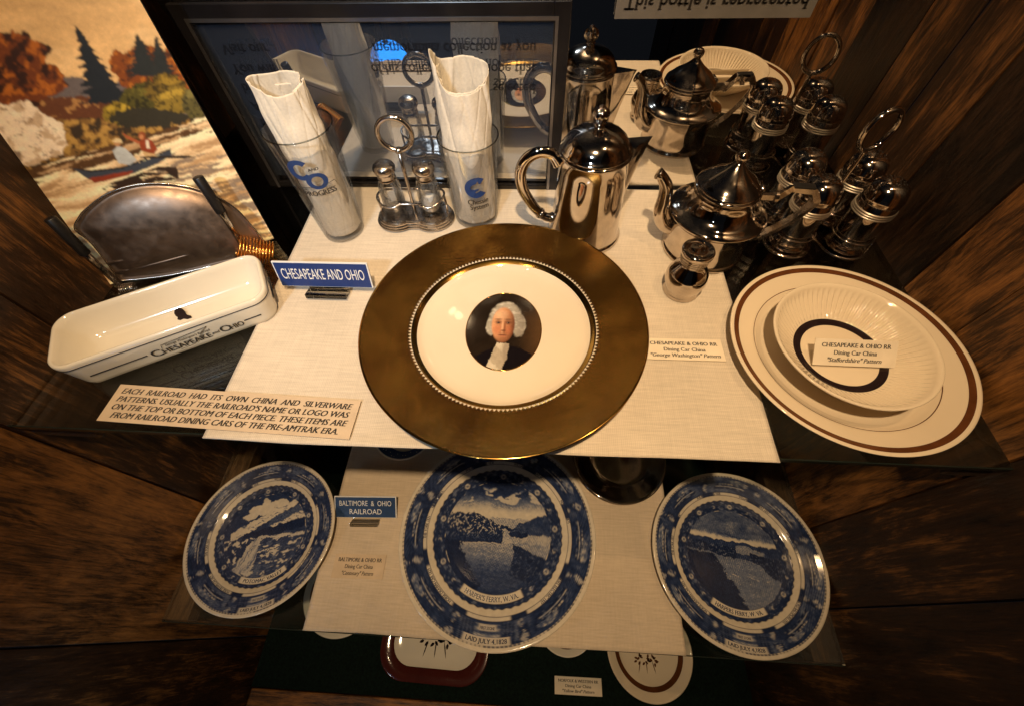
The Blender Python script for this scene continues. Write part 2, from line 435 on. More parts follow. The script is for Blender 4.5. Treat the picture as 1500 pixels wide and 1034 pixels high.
# ------------------------------------------------------------------ the case: walls, mirror, shelves
XL, XR, YB = -0.449, 0.371, 0.4543
Z1, Z2, Z3 = 0.0, -0.279, -0.548
def boards(x, thick, y0, y1, z0, z1, ws, seed):
    rnd = random.Random(seed); ds = []; cols = []; y = y1; k = 0
    while y > y0:
        wd = ws[k % len(ws)]; k += 1
        a = max(y-wd, y0)
        dx = rnd.uniform(-.0012, .0012)
        cut = rnd.uniform(z0+.2, z1-.2)
        for za, zb in ((z0, cut-.0005), (cut+.0005, z1)):
            d = box(min(x, x+thick)+dx, max(x, x+thick)+dx, a+.0009, y-.0009, za, zb)
            ds.append(d); c = (rnd.random(), rnd.random(), rnd.random()); cols += [c]*8
        y = a
    return join(*ds), np.array(cols)
d, c = boards(XL, -.018, -.75, YB, -1.1, .75, [.105, .14, .092, .16, .12], 3)
o = mesh('wall', d, M_WOOD, None, False, c); bevel(o, .0015)
tag(o, 'dark stained plank wall along the left side of the case, beside the poster', 'wall')
d, c = boards(XR, .018, -.75, YB, -1.1, .75, [.062, .088, .07, .11, .09, .15], 11)
o = mesh('wall', d, M_WOOD, None, False, c); bevel(o, .0015)
tag(o, 'brown plank wall along the right side of the case, behind the silver shakers', 'wall')
o = mesh('mirror', box(XL, XR, YB, YB+.006, -.75, .75), M_MIRROR, None, False)
tag(o, 'tall mirror at the back of the case reflecting the silver pots', 'mirror')

def shelf(z, y0, label):
    t = thing('glass_shelf', label, 'shelf', (0, 0, z))
    mesh('pane', box(XL+.002, XR-.002, y0+.001, YB-.003, -.006, -.0004), M_SHELF, t, False)
    mesh('front_edge', box(XL+.002, XR-.002, y0-.0002, y0+.0008, -.0058, -.0006), M_GEDGE, t, False)
    return t
shelf(Z1, .118, 'upper clear glass shelf with dark front edge holding silver pots and gold rimmed plate')
shelf(Z2, -.022, 'lower clear glass shelf with dark front edge holding three blue and white plates')
def cleat(x0, x1, y0, y1, z, label):
    d = box(x0, x1, y0, y1, -.011, .011)
    V = np.array(d[0]); V2 = np.stack([V[:, 0], V[:, 2], V[:, 1]], 1)   # grain runs along local z
    o = mesh('shelf_cleat', (V2.tolist(), [f[::-1] for f in d[1]]), M_CLEAT, None, False, np.full((8, 3), random.random()))
    o.matrix_world = Matrix.Translation((0, 0, z)) @ Matrix(((1, 0, 0, 0), (0, 0, 1, 0), (0, 1, 0, 0), (0, 0, 0, 1)))
    bevel(o, .0012); tag(o, label, 'shelf support', 'wooden strips under the glass shelves'); return o
cleat(XL+.001, -.388, .121, .45, Z1-.018, 'wide wooden strip under the upper shelf, below the white oblong dish')
cleat(.340, XR-.001, .121, .45, Z1-.018, 'wooden strip under the upper shelf beside the ribbed bowl on the right')
cleat(XL+.001, -.420, -.020, .45, Z2-.018, 'narrow wooden strip under the lower shelf beside the left blue plate')
cleat(.338, XR-.001, -.020, .45, Z2-.018, 'narrow wooden strip under the lower shelf beside the right blue plate')

# bottom board with felt, front rail
o = mesh('felt_base', box(XL+.001, XR-.001, -.112, YB-.002, Z3-.02, Z3), M_FELT, None, False)
o['kind'] = 'structure'
d = box(XL+.001, XR-.001, -.020, .020, -.011, .011)
V = np.array(d[0]); V2 = np.stack([V[:, 2], V[:, 1], V[:, 0]], 1)
o = mesh('front_rail', (V2.tolist(), d[1]), M_WOOD, None, False, np.full((8, 3), .85))
o.matrix_world = Matrix.Translation((0, -.134, Z3-.012)) @ Matrix(((0, 0, 1, 0), (0, 1, 0, 0), (1, 0, 0, 0), (0, 0, 0, 1)))
bevel(o, .002); tag(o, 'brown wooden rail along the front of the dark green base', 'rail')

# ------------------------------------------------------------------ added sheets standing in for texts reflected in an unbuilt glass pane
m, t_, n, out = mat('reflected_ink'); tr = n.new('ShaderNodeBsdfTransparent'); df = n.new('ShaderNodeBsdfDiffuse'); df.inputs[0].default_value = (.012, .013, .018, 1)  # reflected text, built as see-through lettering
mx = n.new('ShaderNodeMixShader'); mx.inputs[0].default_value = .62; t_.links.new(tr.outputs[0], mx.inputs[1]); t_.links.new(df.outputs[0], mx.inputs[2]); t_.links.new(mx.outputs[0], out.inputs[0]); M_REFL_INK = m
M_REFL_FRAME = principled('reflected_frame', (.010, .009, .010), .25, 0, .5, noise=(40, .3)); M_REFL_FILET = principled('reflected_fillet_grey', (.30, .29, .30), .3, .9, noise=(60, .2))  # colours of the reflected frame, built as solid strips
m, t_, n, out = mat('reflection_haze'); tr = n.new('ShaderNodeBsdfTransparent'); tr.inputs[0].default_value = (.95, .97, 1, 1)  # bluish reflection haze put into the colour of a sheet
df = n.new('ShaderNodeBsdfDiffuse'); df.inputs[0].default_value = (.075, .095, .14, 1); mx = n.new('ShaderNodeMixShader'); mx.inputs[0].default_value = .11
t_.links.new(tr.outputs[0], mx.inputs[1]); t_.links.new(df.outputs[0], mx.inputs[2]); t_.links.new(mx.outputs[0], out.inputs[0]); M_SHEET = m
def onmirror(px, py, y): return onplane((px, py), (0, y, 0), np.array((0, 1.0, 0)))
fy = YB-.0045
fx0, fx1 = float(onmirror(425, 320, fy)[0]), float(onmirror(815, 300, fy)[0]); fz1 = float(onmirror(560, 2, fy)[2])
t = thing('notice_reflection', 'added bluish sheet imitating framed upside down text reflected in glass, behind the napkin tumblers', 'reflection', (0, fy, 0))
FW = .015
mesh('reflection_haze_sheet', box(fx0+FW, fx1-FW, -.0006, .0006, .001+FW, fz1-FW), M_SHEET, t, False)
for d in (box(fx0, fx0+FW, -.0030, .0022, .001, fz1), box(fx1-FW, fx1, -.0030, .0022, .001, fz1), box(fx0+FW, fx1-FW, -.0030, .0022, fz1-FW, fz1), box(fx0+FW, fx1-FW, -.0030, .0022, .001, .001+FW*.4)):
    bevel(mesh('reflected_rail', d, M_REFL_FRAME, t, False), .0008)
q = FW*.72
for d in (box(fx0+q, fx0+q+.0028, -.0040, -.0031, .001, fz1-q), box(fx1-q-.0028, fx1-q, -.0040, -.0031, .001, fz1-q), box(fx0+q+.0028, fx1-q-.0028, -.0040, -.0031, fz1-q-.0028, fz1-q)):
    mesh('reflected_fillet', d, M_REFL_FILET, t, False)
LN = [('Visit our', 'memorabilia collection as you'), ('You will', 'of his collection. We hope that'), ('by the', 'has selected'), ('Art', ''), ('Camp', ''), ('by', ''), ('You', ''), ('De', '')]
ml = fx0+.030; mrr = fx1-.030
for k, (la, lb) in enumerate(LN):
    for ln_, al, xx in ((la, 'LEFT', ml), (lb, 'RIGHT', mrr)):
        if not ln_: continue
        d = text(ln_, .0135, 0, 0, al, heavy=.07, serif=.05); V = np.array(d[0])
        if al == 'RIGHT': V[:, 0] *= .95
        mesh('lettering', (np.stack([V[:, 0]+xx, np.full(len(V), -.0011)-V[:, 2]*.01, fz1-.036-k*.0175-V[:, 1]], 1).tolist(), d[1]), M_REFL_INK, t, False)  # reflected text, built as lettering on the added sheet
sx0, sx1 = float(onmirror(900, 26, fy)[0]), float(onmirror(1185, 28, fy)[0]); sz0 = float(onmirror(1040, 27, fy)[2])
t = thing('text_strip_reflection', 'added strip imitating reflected upside down wording, high on the mirror above the pots', 'card', (0, fy, sz0))
mesh('reflected_strip', box(sx0, sx1, -.0006, .0006, 0, .030), principled('reflected_strip_grey', (.13, .12, .11), .7, noise=(40, .2)), t, False)  # faint reflection painted as a grey strip added before the mirror
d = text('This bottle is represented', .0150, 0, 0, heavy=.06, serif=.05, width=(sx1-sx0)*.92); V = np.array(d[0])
mesh('lettering', (np.stack([V[:, 0]+(sx0+sx1)/2, np.full(len(V), -.0011), .0115-V[:, 1]], 1).tolist(), d[1]), M_INK, t, False)  # reflected wording, built as lettering on the added strip

# ------------------------------------------------------------------ linen runners
def runner(x0, x1, y0, y1, z, label, m, amp=.0006, seed=1.0):
    nx, ny = 120, 110
    u = np.linspace(0, 1, nx); v = np.linspace(0, 1, ny); U, W_ = np.meshgrid(u, v)
    X = x0+(x1-x0)*U; Y = y0+(y1-y0)*W_
    edge = .0012*(vnoise(W_*7, U*0+seed, 2)-.5)
    X = X+np.where(U < .02, edge, 0)+np.where(U > .98, -edge, 0)
    Y = Y+np.where(W_ < .02, .0022*(vnoise(U*6, U*0+seed, 5)-.5), 0)
    top = .0011+amp*2.2*(fbm(X*9, Y*9, seed, 3)-.5)*2+.0007*np.exp(-((X-x0-(x1-x0)*.335)/.0022)**2)+.0006*np.exp(-((X-x0-(x1-x0)*.668)/.0022)**2)-.0006*np.exp(-((Y-y0-(y1-y0)*.5)/.002)**2)
    # stitched hem: a shallow ridge 6 mm from each edge
    de = np.minimum(np.minimum(X-x0, x1-X), np.minimum(Y-y0, y1-Y))
    top = top+.0009*np.exp(-((de-.003)/.0028)**2)-.0004*np.exp(-((de-.0075)/.0012)**2)
    Vt = np.stack([X, Y, top], -1).reshape(-1, 3); Vb = np.stack([X, Y, np.zeros_like(X)+.0001], -1).reshape(-1, 3)
    F = gridsheet(nx, ny); nb = nx*ny
    Fb = [tuple(i+nb for i in f[::-1]) for f in F]
    bd = list(range(nx))+[j*nx+nx-1 for j in range(1, ny)]+[(ny-1)*nx+i for i in range(nx-2, -1, -1)]+[j*nx for j in range(ny-2, 0, -1)]
    Fs = [(bd[i]+nb, bd[(i+1) % len(bd)]+nb, bd[(i+1) % len(bd)], bd[i]) for i in range(len(bd))]
    o = mesh('table_runner', (np.concatenate([Vt, Vb]).tolist(), F+Fb+Fs), m, None, True)
    o.location = (0, 0, z); tag(o, label, 'cloth'); return o
runner(-.270, .195, .114, .449, Z1, 'cream linen cloth on the upper shelf under the gold rimmed plate', M_LINEN)
runner(-.2675, .190, -.0215, .440, Z2, 'tan linen cloth on the lower shelf under the middle blue plate', M_LINEN2, .0007, 4.0)
CT = .0016                                          # top of a cloth above its shelf

# ------------------------------------------------------------------ leaning poster with boating scene
pA = np.array([*at(402, 351, 0)[:2], .001]); pB = np.array([*at(155, 420, 0)[:2], .001])
pe = (pA-pB)/np.linalg.norm(pA-pB); pback = np.array([-pe[1], pe[0], 0])
if pback[1] < 0: pback = -pback
TL = math.radians(15)
pup = math.cos(TL)*np.array([0, 0, 1.0])+math.sin(TL)*pback
pn = np.cross(pe, pup)                               # faces the room
PW = float(np.dot(pA-pB, pe)); PH = .34
def blur(A, k, wrap=False):
    for _ in range(k):
        for ax in (0, 1):
            p = np.concatenate([np.take(A, [0], ax), A, np.take(A, [-1], ax)], ax); n_ = A.shape[ax]
            A = .25*np.take(p, range(n_), ax)+.5*A+.25*np.take(p, range(2, n_+2), ax)
    return A
def poster_col(x, y):
    """printed picture, laid out in the picture's own left-to-right, top-to-bottom pixels"""
    x0_, y0_ = x, y
    x = x+5*(fbm(x0_/7, y0_/5, 51)-.5)+3*(fbm(x0_/2.2, y0_/2.2, 52)-.5); y = y+5*(fbm(x0_/7, y0_/5, 53)-.5)+3*(fbm(x0_/2.2, y0_/2.2, 54)-.5)
    n1 = fbm(x/40, y/40, 1); n2 = fbm(x/9, y/9, 2); n3 = fbm(x/120, y/26, 3)
    c = np.zeros((len(x), 3))+np.array((.44, .30, .155))
    c = c*(0.80+.55*n3[:, None]); 
    c = mixc(c, sstep(.55, .8, fbm(x/110+3, y/50, 8))*.4, (.62, .47, .28))
    ang = (y-128)+(x-90)*-.02
    # distant hill
    c = mixc(c, (y > 122+8*np.sin(x/21)-.10*(x-60)+6*n2) & (x > 60), (.125, .105, .10))
    # town / far bank, reddish
    red = (y > 138+10*n2) & (x > 40) & (x < 165)
    c = mixc(c, red, (.11, .045, .02)); c = mixc(c, red & (n2 > .56), (.30, .17, .07))
    # ochre meadow and bank
    bank = (y > 172+7*n2-.03*(x-90))
    c = mixc(c, bank, (.17, .10, .035)); c = mixc(c, bank & (n2 > .57), (.33, .21, .07)); c = mixc(c, bank & (n2 < .42), (.045, .03, .016))
    # orange tree on the left
    tr = ((x-5)/80)**2+((y-112)/58)**2 + .9*(fbm(x/18, y/18, 5)-.5)*2.0
    c = mixc(c, tr < 1, (.13, .042, .013)); c = mixc(c, (tr < .95)*sstep(.50, .62, fbm(x/8, y/8, 6)), (.30, .11, .025)); c = mixc(c, (tr < 1)*sstep(.50, .36, fbm(x/11, y/11, 9)), (.035, .014, .007))
    # orange trees on the right
    tr = np.minimum(((x-215)/52)**2+((y-100)/36)**2, ((x-262)/40)**2+((y-108)/28)**2)+.7*(fbm(x/14, y/14, 12)-.5)*2
    c = mixc(c, tr < 1, (.17, .055, .012)); c = mixc(c, (tr < .9)*sstep(.48, .6, fbm(x/7, y/7, 13)), (.32, .125, .026)); c = mixc(c, (tr < 1)*sstep(.45, .35, fbm(x/9, y/9, 14)), (.06, .022, .008))
    # pines
    def pine(px, top, bot, wd, sl=0.0, col=(.016, .020, .022)):
        yy = (y-top)/(bot-top); cx = px+sl*(y-top)
        zig = .55+.6*np.abs(((yy*9) % 1)-.15)+.5*(fbm(x/5, y/4, px)-.5)
        return (yy > 0) & (yy < 1) & (np.abs(x-cx) < wd*yy*zig+1.2)
    c = mixc(c, pine(111, 37, 152, 38, .42), (.017, .020, .024)); c = mixc(c, pine(201, 50, 112, 28, .2), (.022, .024, .022)); c = mixc(c, pine(228, 55, 112, 22, .2), (.022, .024, .022))
    # bushes
    for bx, by, rx, ry, cl in ((212, 148, 34, 26, (.075, .064, .014)), (243, 130, 30, 22, (.14, .095, .02)), (258, 150, 31, 21, (.19, .135, .03)), (176, 167, 25, 17, (.20, .145, .028)), (288, 150, 22, 26, (.10, .085, .03))):
        q = ((x-bx)/rx)**2+((y-by)/ry)**2+.5*(fbm(x/7, y/7, bx)-.5)*2
        c = mixc(c, q < 1, cl); c = mixc(c, (q < 1) & (fbm(x/5+bx, y/4, 15) < .44), tuple(np.array(cl)*.35))
        c = mixc(c, (q < .8) & (y-by < -ry*.25) & (n2 > .5), tuple(np.array(cl)*1.7))
    dk = ((x-214)/60)**2+((y-174)/14)**2+(n2-.5)
    c = mixc(c, dk < 1, (.035, .030, .018))
    # white rock on the left
    rk = inpoly(x+8*(n2-.5), y+8*(n2-.5), [(-5, 155), (40, 148), (72, 172), (92, 182), (100, 215), (78, 232), (40, 244), (-5, 232), (-90, 240), (-90, 160)])
    c = mixc(c, rk, (.60, .50, .38)); c = mixc(c, rk & (fbm(x/14, y/10, 21) < .42), (.42, .32, .22)); c = mixc(c, rk & (np.abs(fbm(x/22, y/16, 23)-.5) < .008), (.16, .09, .05))
    c = mixc(c, rk & (x < 30) & (y > 222), (.20, .15, .11))
    # water below the shore line
    sh = 262-.30*x+6*(fbm(x/30, y/30, 31)-.5)
    wt = y > sh
    st = fbm(x/60, (y+.28*x)/5.0, 33)
    c = mixc(c, wt, (.54, .41, .26)); c = mixc(c, wt*sstep(.46, .62, st), (.70, .56, .38)); c = mixc(c, wt*sstep(.43, .33, st)*.8, (.30, .19, .10))
    sb = wt & (y < sh+24) & (fbm(x/40, (y+.3*x)/4, 35) < .55); c = mixc(c, sb, (.085, .045, .018))
    rp = wt & (x > 230) & (y > 225) & (fbm(x/30, (y+.22*x)/3.2, 36) > .52); c = mixc(c, rp, (.22, .17, .125))
    x = x0_+.25*(x-x0_); y = y0_+.25*(y-y0_)
    # boat reflection
    rf = inpoly(x+5*(n2-.5), y, [(150, 277), (165, 268), (245, 240), (258, 244), (262, 262), (238, 268), (215, 272), (160, 284)])
    c = mixc(c, rf & (fbm(x/20, y/3, 37) > .40), (.035, .02, .012))
    # boat
    hull = inpoly(x, y, [(106, 247), (135, 252), (180, 247), (226, 231), (250, 219), (251, 228), (232, 240), (195, 255), (140, 268), (128, 262)])
    c = mixc(c, hull, (.050, .056, .070)); c = mixc(c, inpoly(x, y, [(130, 262), (140, 260), (196, 250), (190, 257), (140, 269)]), (.20, .045, .022))
    c = mixc(c, inpoly(x, y, [(106, 247), (135, 250), (180, 245), (250, 218), (250, 220), (180, 248), (135, 253)]), (.02, .02, .02))
    # two people in the boat
    c = mixc(c, inpoly(x, y, [(165, 222), (172, 214), (184, 218), (194, 228), (201, 235), (190, 242), (174, 240)]), (.36, .37, .36))
    c = mixc(c, ((x-172)/5)**2+((y-210)/5)**2 < 1, (.33, .19, .10)); c = mixc(c, inpoly(x, y, [(164, 208), (170, 203), (177, 204), (180, 210)]), (.50, .40, .24))
    c = mixc(c, inpoly(x, y, [(203, 208), (210, 203), (222, 206), (231, 219), (226, 226), (207, 222)]), (.21, .052, .022))
    c = mixc(c, inpoly(x, y, [(208, 222), (226, 226), (230, 232), (214, 233)]), (.46, .32, .17))
    c = mixc(c, inpoly(x, y, [(213, 206), (217, 206), (220, 218), (215, 218)]), (.55, .48, .38))
    c = mixc(c, ((x-208)/5.5)**2+((y-199)/6)**2 < 1, (.22, .075, .03)); c = mixc(c, ((x-207)/3)**2+((y-201)/4)**2 < 1, (.42, .20, .10))
    c = mixc(c, inpoly(x, y, [(179, 195), (186, 199), (204, 208), (203, 212), (184, 202)]), (.30, .10, .045))
    c = mixc(c, inpoly(x, y, [(205, 230), (268, 228), (288, 230), (268, 233), (205, 232)]), (.03, .022, .016))
    k = .70+.62*fbm(x0_/5, y0_/3, 61, 5)*.6+.62*fbm(x0_/24, y0_/14, 62)*.4
    c = c*(.35+.65*k[:, None]); g = c.mean(1)[:, None]; c = g+(c-g)*1.08
    return np.clip((c*1.5)**1.18, 0, .9)
nx, ny = 430, 640
U, W_ = np.meshgrid(np.linspace(0, 1, nx), np.linspace(0, 1, ny))
P = pB+np.outer(U.ravel()*PW, pe)+np.outer(W_.ravel()*PH, pup)
ix, iy = toimg(P)
iy = np.where(W_.ravel() > .66, iy, iy)
cols = poster_col(np.clip(ix, -400, 420), np.clip(iy, -500, 420))
t = thing('poster', 'printed autumn lake scene with a rowing couple, leaning in the left corner', 'poster', matrix=frame(pB, pe, pup))
loc = np.stack([U.ravel()*PW, W_.ravel()*PH, np.zeros(nx*ny)], 1)
cols = blur(cols.reshape(ny, nx, 3), 3)*(.95+.12*fbm(ix/2.2, iy/1.6, 71, 3)).reshape(ny, nx, 1); cols = cols.reshape(-1, 3)
mesh('printed_sheet', (loc.tolist(), gridsheet(nx, ny)), M_PRINT, t, True, cols)
mesh('backing_board', box(0, PW, 0, PH, -.0035, -.0003), M_BACK, t, False)

# ------------------------------------------------------------------ pewter tray held in a wire stand, before the poster
to = pA - pn*0 + pn*.016
def tloc(px, py, off=.016):
    P = onplane((px, py), pB+pn*off, pn)-(pB+pn*off)
    return float(P@pe), float(P@pup)
z2p = lambda a, b: (50+a/3.947, 230+b/3.947)
outl = [tloc(*z2p(*q)) for q in [(500, 715), (340, 505), (240, 420), (262, 350), (310, 295), (420, 215), (560, 167), (700, 153), (850, 165), (970, 195), (1080, 242), (1180, 312), (1262, 405), (1330, 500), (1330, 560), (1150, 600), (800, 680)]]
lo = smoothprof([(a, b) for a, b in outl]+[outl[0]], 5)[:-1]
lo = [(float(a), float(b)) for a, b in np.array(lo)]
P2 = np.array(smoothprof([tuple(np.array(q)+10) for q in outl]+[tuple(np.array(outl[0])+10)], 5)[:-1])-10
cc = P2.mean(0)
loops = []
for s, z in ((1.0, -.002), (1.0, .0006), (.985, .0012), (.96, .0002), (.93, .0002), (.90, .0020), (.7, .0068), (.4, .0098), (.12, .0108), (.02, .0109)):
    loops.append([(cc[0]+(a-cc[0])*s, cc[1]+(b-cc[1])*s, z) for a, b in P2])
t = thing('serving_tray', 'dark pewter tray with arched top standing upright before the poster', 'tray', matrix=frame(pB+pn*.016, pe, pup))
d = loft(loops)
mesh('tray_plate', d, M_PEWTER, t, True)
mesh('rolled_rim', tube([(a, b, .0008) for a, b in P2], .0009, 8, True), M_SILVER_W, t)
for q0, q1 in (((430, 615), (1090, 425)), ((480, 665), (1120, 490))):
    a = tloc(*z2p(*q0)); b = tloc(*z2p(*q1)); mesh('crease', tube([(a[0]+(b[0]-a[0])*k/10, a[1]+(b[1]-a[1])*k/10, -.001+.0078*math.sin(PI*(k/10*.84+.08))) for k in range(11)], .0016, 10), M_PEWTER, t)
st = thing('plate_stand', 'wire plate stand with black tipped prongs and coil springs gripping the pewter tray', 'stand', matrix=frame(pB+pn*.022, pe, pup))
def prong(a, b, c_, off=.022):
    A_ = np.array([*tloc(*z2p(*a), off), .003]); B_ = np.array([*tloc(*z2p(*b), off), .002]); C_ = np.array([*tloc(*z2p(*c_), off), .001])
    k = A_-B_; k /= np.linalg.norm(k)
    mesh('rubber_tip', tube([A_, A_-k*.0006, A_-k*.0012, B_+k*.001, B_], [.0030, .0046, .0050, .0048, .004], 14), M_RUBBER, st)
    mesh('prong', tube([B_+k*.003, B_, C_], [.0030, .0034, .0030], 12), M_ACRYL if False else M_STEEL, st)
prong((95, 345), (305, 560), (495, 735)); prong((945, 108), (1085, 320), (1215, 520))
def coil(px0, px1, r, turns, m, wr, off=.022):
    a = np.array([*tloc(*z2p(*px0), off), r*.6]); b = np.array([*tloc(*z2p(*px1), off), r*.6])
    ax = (b-a); ln = np.linalg.norm(ax); ax = ax/ln
    u_ = np.array([0, 0, 1.0]); v_ = np.cross(ax, u_)
    pts = [a+ax*ln*s+r*(u_*math.cos(2*PI*turns*s)+v_*math.sin(2*PI*turns*s)) for s in np.linspace(0, 1, int(turns*18))]
    mesh('spring', tube(pts, wr, 7), m, st)
coil((1180, 505), (1380, 545), .0125, 11, M_COPPER, .0009)
coil((505, 765), (590, 750), .0055, 7, M_STEEL, .0006)

# ------------------------------------------------------------------ oblong white dish
dA = at(80, 545, .028); dB = at(390, 440, .028); dC = at(365, 383, .028); dD = at(112, 470, .028)
dc = (dA+dB+dC+dD)/4; ex = (dB-dA)+(dC-dD); rz = math.atan2(ex[1], ex[0])
DW = .0895; DD = .0335; DH = .034
t = thing('serving_dish', 'white oblong relish dish with black pinstripes beside the pewter tray', 'dish', (dc[0], dc[1], .0006), rz)
def L_(wx, wy, r, z): return [(x, y, z) for x, y in rrect(wx, wy, r, 10)]
outer = [L_(DW-.0075, DD-.0065, .012, .0), L_(DW-.0042, DD-.0040, .014, .0016), L_(DW-.0028, DD-.0028, .015, .006), L_(DW-.0010, DD-.0010, .016, .022), L_(DW, DD, .016, .0315), L_(DW-.0006, DD-.0006, .0158, DH), L_(DW-.002, DD-.002, .0148, DH+.0005), L_(DW-.0036, DD-.0036, .0135, DH-.0004), L_(DW-.0050, DD-.0050, .0125, .029), L_(DW-.010, DD-.009, .012, .014), L_(DW-.015, DD-.013, .012, .0075), L_(DW-.022, DD-.018, .010, .0055), L_(DW*.4, .004, .003, .0052)]
mesh('dish_body', loft(outer), M_CHINAW, t, True)
def stripe(z, off, a0, a1, wd=.00035):
    """line painted round the outside at height z (between fractions of the outline)"""
    k = off; pts = L_(DW-k, DD-k, .016, z); n_ = len(pts); return [pts[i % n_] for i in range(a0, a1+1)]
mesh('pinstripe', tube([(x, y, .0285) for x, y, _ in L_(DW-.00025, DD-.00025, .016, 0)], .0005, 6, True), M_INK, t)
full = L_(DW-.00135, DD-.00155, .0155, .0145)
fl = [p for p in full if True]
# front stripe broken by the lettering
yb = -(DD-.0019)
for q0, q1 in (((-DW+.018, yb, .0140), (-.026, yb, .0140)), ((.058, yb, .0140), (DW-.016, yb, .0140)), ((DW-.0016, -DD+.018, .0140), (DW-.0016, DD-.018, .0140))):
    mesh('pinstripe', tube([q0, q1], .0007, 6), M_INK, t)
def face_txt(d, x, z, tilt=.115):
    V = np.array(d[0]); out = [(a+x, yb-.0004-(b+z-.0125)*tilt-c, b+z) for a, b, c in V]; return out, d[1]
tx = join(face_txt(text('C', .0135, 0, serif=.05, heavy=.03, align='LEFT'), -.0235, .0132), face_txt(text('HESAPEAKE', .0092, 0, serif=.06, heavy=.06, align='LEFT', width=.042), -.0145, .0122),
          face_txt(text('and', .0045, .02, .3, align='LEFT'), .0285, .0128), face_txt(text('O', .0125, 0, serif=.05, heavy=.03, align='LEFT'), .0355, .0132), face_txt(text('HIO', .0092, 0, serif=.06, heavy=.06, align='LEFT', width=.0125), .0440, .0122),
          face_txt(text("George Washington's Railroad", .0042, .01, .35, align='LEFT', width=.038), -.008, .0192))
sw = tube([(-.012, yb-.0012, .0165), (-.010, yb-.0015, .0215), (.004, yb-.0016, .0222), (.026, yb-.0016, .0238), (.030, yb-.0017, .0245), (.024, yb-.0014, .0205), (.016, yb-.001, .012), (.011, yb-.0007, .0085), (-.002, yb-.0006, .0078)], .00022, 5)
mesh('lettering', join((tx[0], tx[1]), sw), M_INK, t, False)
# small dark bust emblem on the inside back wall
em = [(-.0075, .006), (-.0078, .0025), (-.0065, -.0005), (-.0045, -.0022), (-.005, -.0045), (-.0025, -.0058), (.0005, -.0048), (.0045, -.0062), (.0085, -.0052), (.0072, -.0028), (.004, -.0014), (.0028, .0004), (.0018, .0032), (-.0008, .0066), (-.004, .0078)]
d = prism(em, 0, .0003); 
o = mesh('bust_emblem', d, M_INKDK, t, False); o.matrix_parent_inverse = Matrix.Identity(4)
o.location = (.002, .0125, .0072); o.rotation_euler = (math.radians(18), 0, math.radians(-14))

# ------------------------------------------------------------------ printed cards
def card(quad, z, label, lines, size, mat_=M_PAPER, thick=.0005, flat=True, ink=M_INK, lh=None, name='caption_card', z0=None, pts=None):
    """quad: bottom-left, bottom-right, top-right, top-left in pixels"""
    if pts is None: pts = [at(*q, z) for q in quad]
    bl, br, tr_, tl = pts
    wdt = (np.linalg.norm(br-bl)+np.linalg.norm(tr_-tl))/2; ex = (br-bl)+(tr_-tl); ey = (tl-bl)+(tr_-br)
    c0 = (bl+br+tr_+tl)/4; exn = ex/np.linalg.norm(ex); ey = ey-exn*(ey@exn); hgt = np.linalg.norm(ey)/2
    t = thing(name, label, 'card', matrix=frame(c0, ex, ey))
    mesh('card_sheet', box(-wdt/2, wdt/2, -hgt/2, hgt/2, -thick, 0), mat_, t, False)
    n_ = len(lines); lh = lh or hgt/(n_+.6)
    ds = [shift(text(s, lh*sz, 0, sh, width=wdt*wf, serif=.055, heavy=b), 0, (n_-1)/2*lh-k*lh, .0001) for k, (s, sz, b, sh, wf) in enumerate(lines)]
    mesh('lettering', join(*ds), ink, t, False)
    return t
card([(145, 617), (512, 642), (528, 588), (173, 561)], .0036, 'wide tan notice about railroad china and silverware below the white oblong dish',
     [('EACH  RAILROAD  HAD  ITS  OWN  CHINA  AND  SILVERWARE', .98, .075, .28, .95), ("PATTERNS. USUALLY THE RAILROAD'S NAME OR LOGO WAS", .98, .075, .28, .95),
      ('ON THE TOP OR BOTTOM OF EACH PIECE. THESE ITEMS ARE', .98, .075, .28, .95), ('FROM RAILROAD DINING CARS OF THE PRE-AMTRAK ERA.', .98, .075, .28, .91)], 1, M_PAPERT, name='notice_card')
card([(945, 526), (1061, 529), (1058, 498), (947, 495)], .0024, 'cream caption card on the cloth between gold plate and ribbed bowl',
     [('CHESAPEAKE & OHIO RR', .84, .06, 0, .88), ('Dining Car China', .84, .05, 0, .54), ('"George Washington" Pattern', .84, .05, .25, .90)], 1, M_LINEN if False else M_PAPER)

def namesign(bl, br, z, hgt, lean, label, lines, m, base_m):
    a = at(*bl, z); b = at(*br, z); ex = b-a; exn = ex/np.linalg.norm(ex); bk = np.array([-exn[1], exn[0], 0])
    upv = math.cos(lean)*np.array([0, 0, 1.0])+math.sin(lean)*bk; wd = np.linalg.norm(ex)
    t = thing('name_plaque', label, 'sign', matrix=frame((a+b)/2, exn, upv))
    mesh('white_border', box(-wd/2, wd/2, 0, hgt, -.0016, 0), M_INKW, t, False)
    mesh('sign_face', box(-wd/2+.0012, wd/2-.0012, .0006, hgt-.0012, -.0008, .0004), m, t, False)
    n_ = len(lines)
    mesh('lettering', join(*[shift(text(s, sz, b_, 0, width=wd*wf, space=sp), 0, yy, .0005) for s, sz, b_, wf, sp, yy in lines]), M_INKW, t, False)
    fo = mesh('stand_foot', join(box(-wd*.22, wd*.22, -.004, .004, -.014, -.002), box(-wd*.22, wd*.22, -.0080, -.003, -.002, .010)), base_m, t, False)
    bevel(fo, .0006)
    return t
namesign((413, 419), (547, 422), .010, .028, math.radians(14), 'blue engraved plaque reading CHESAPEAKE AND OHIO on the upper cloth', [('CHESAPEAKE AND OHIO', .0170, .0, .88, 1.0, .0150)], M_BLUE, M_ACRYL)
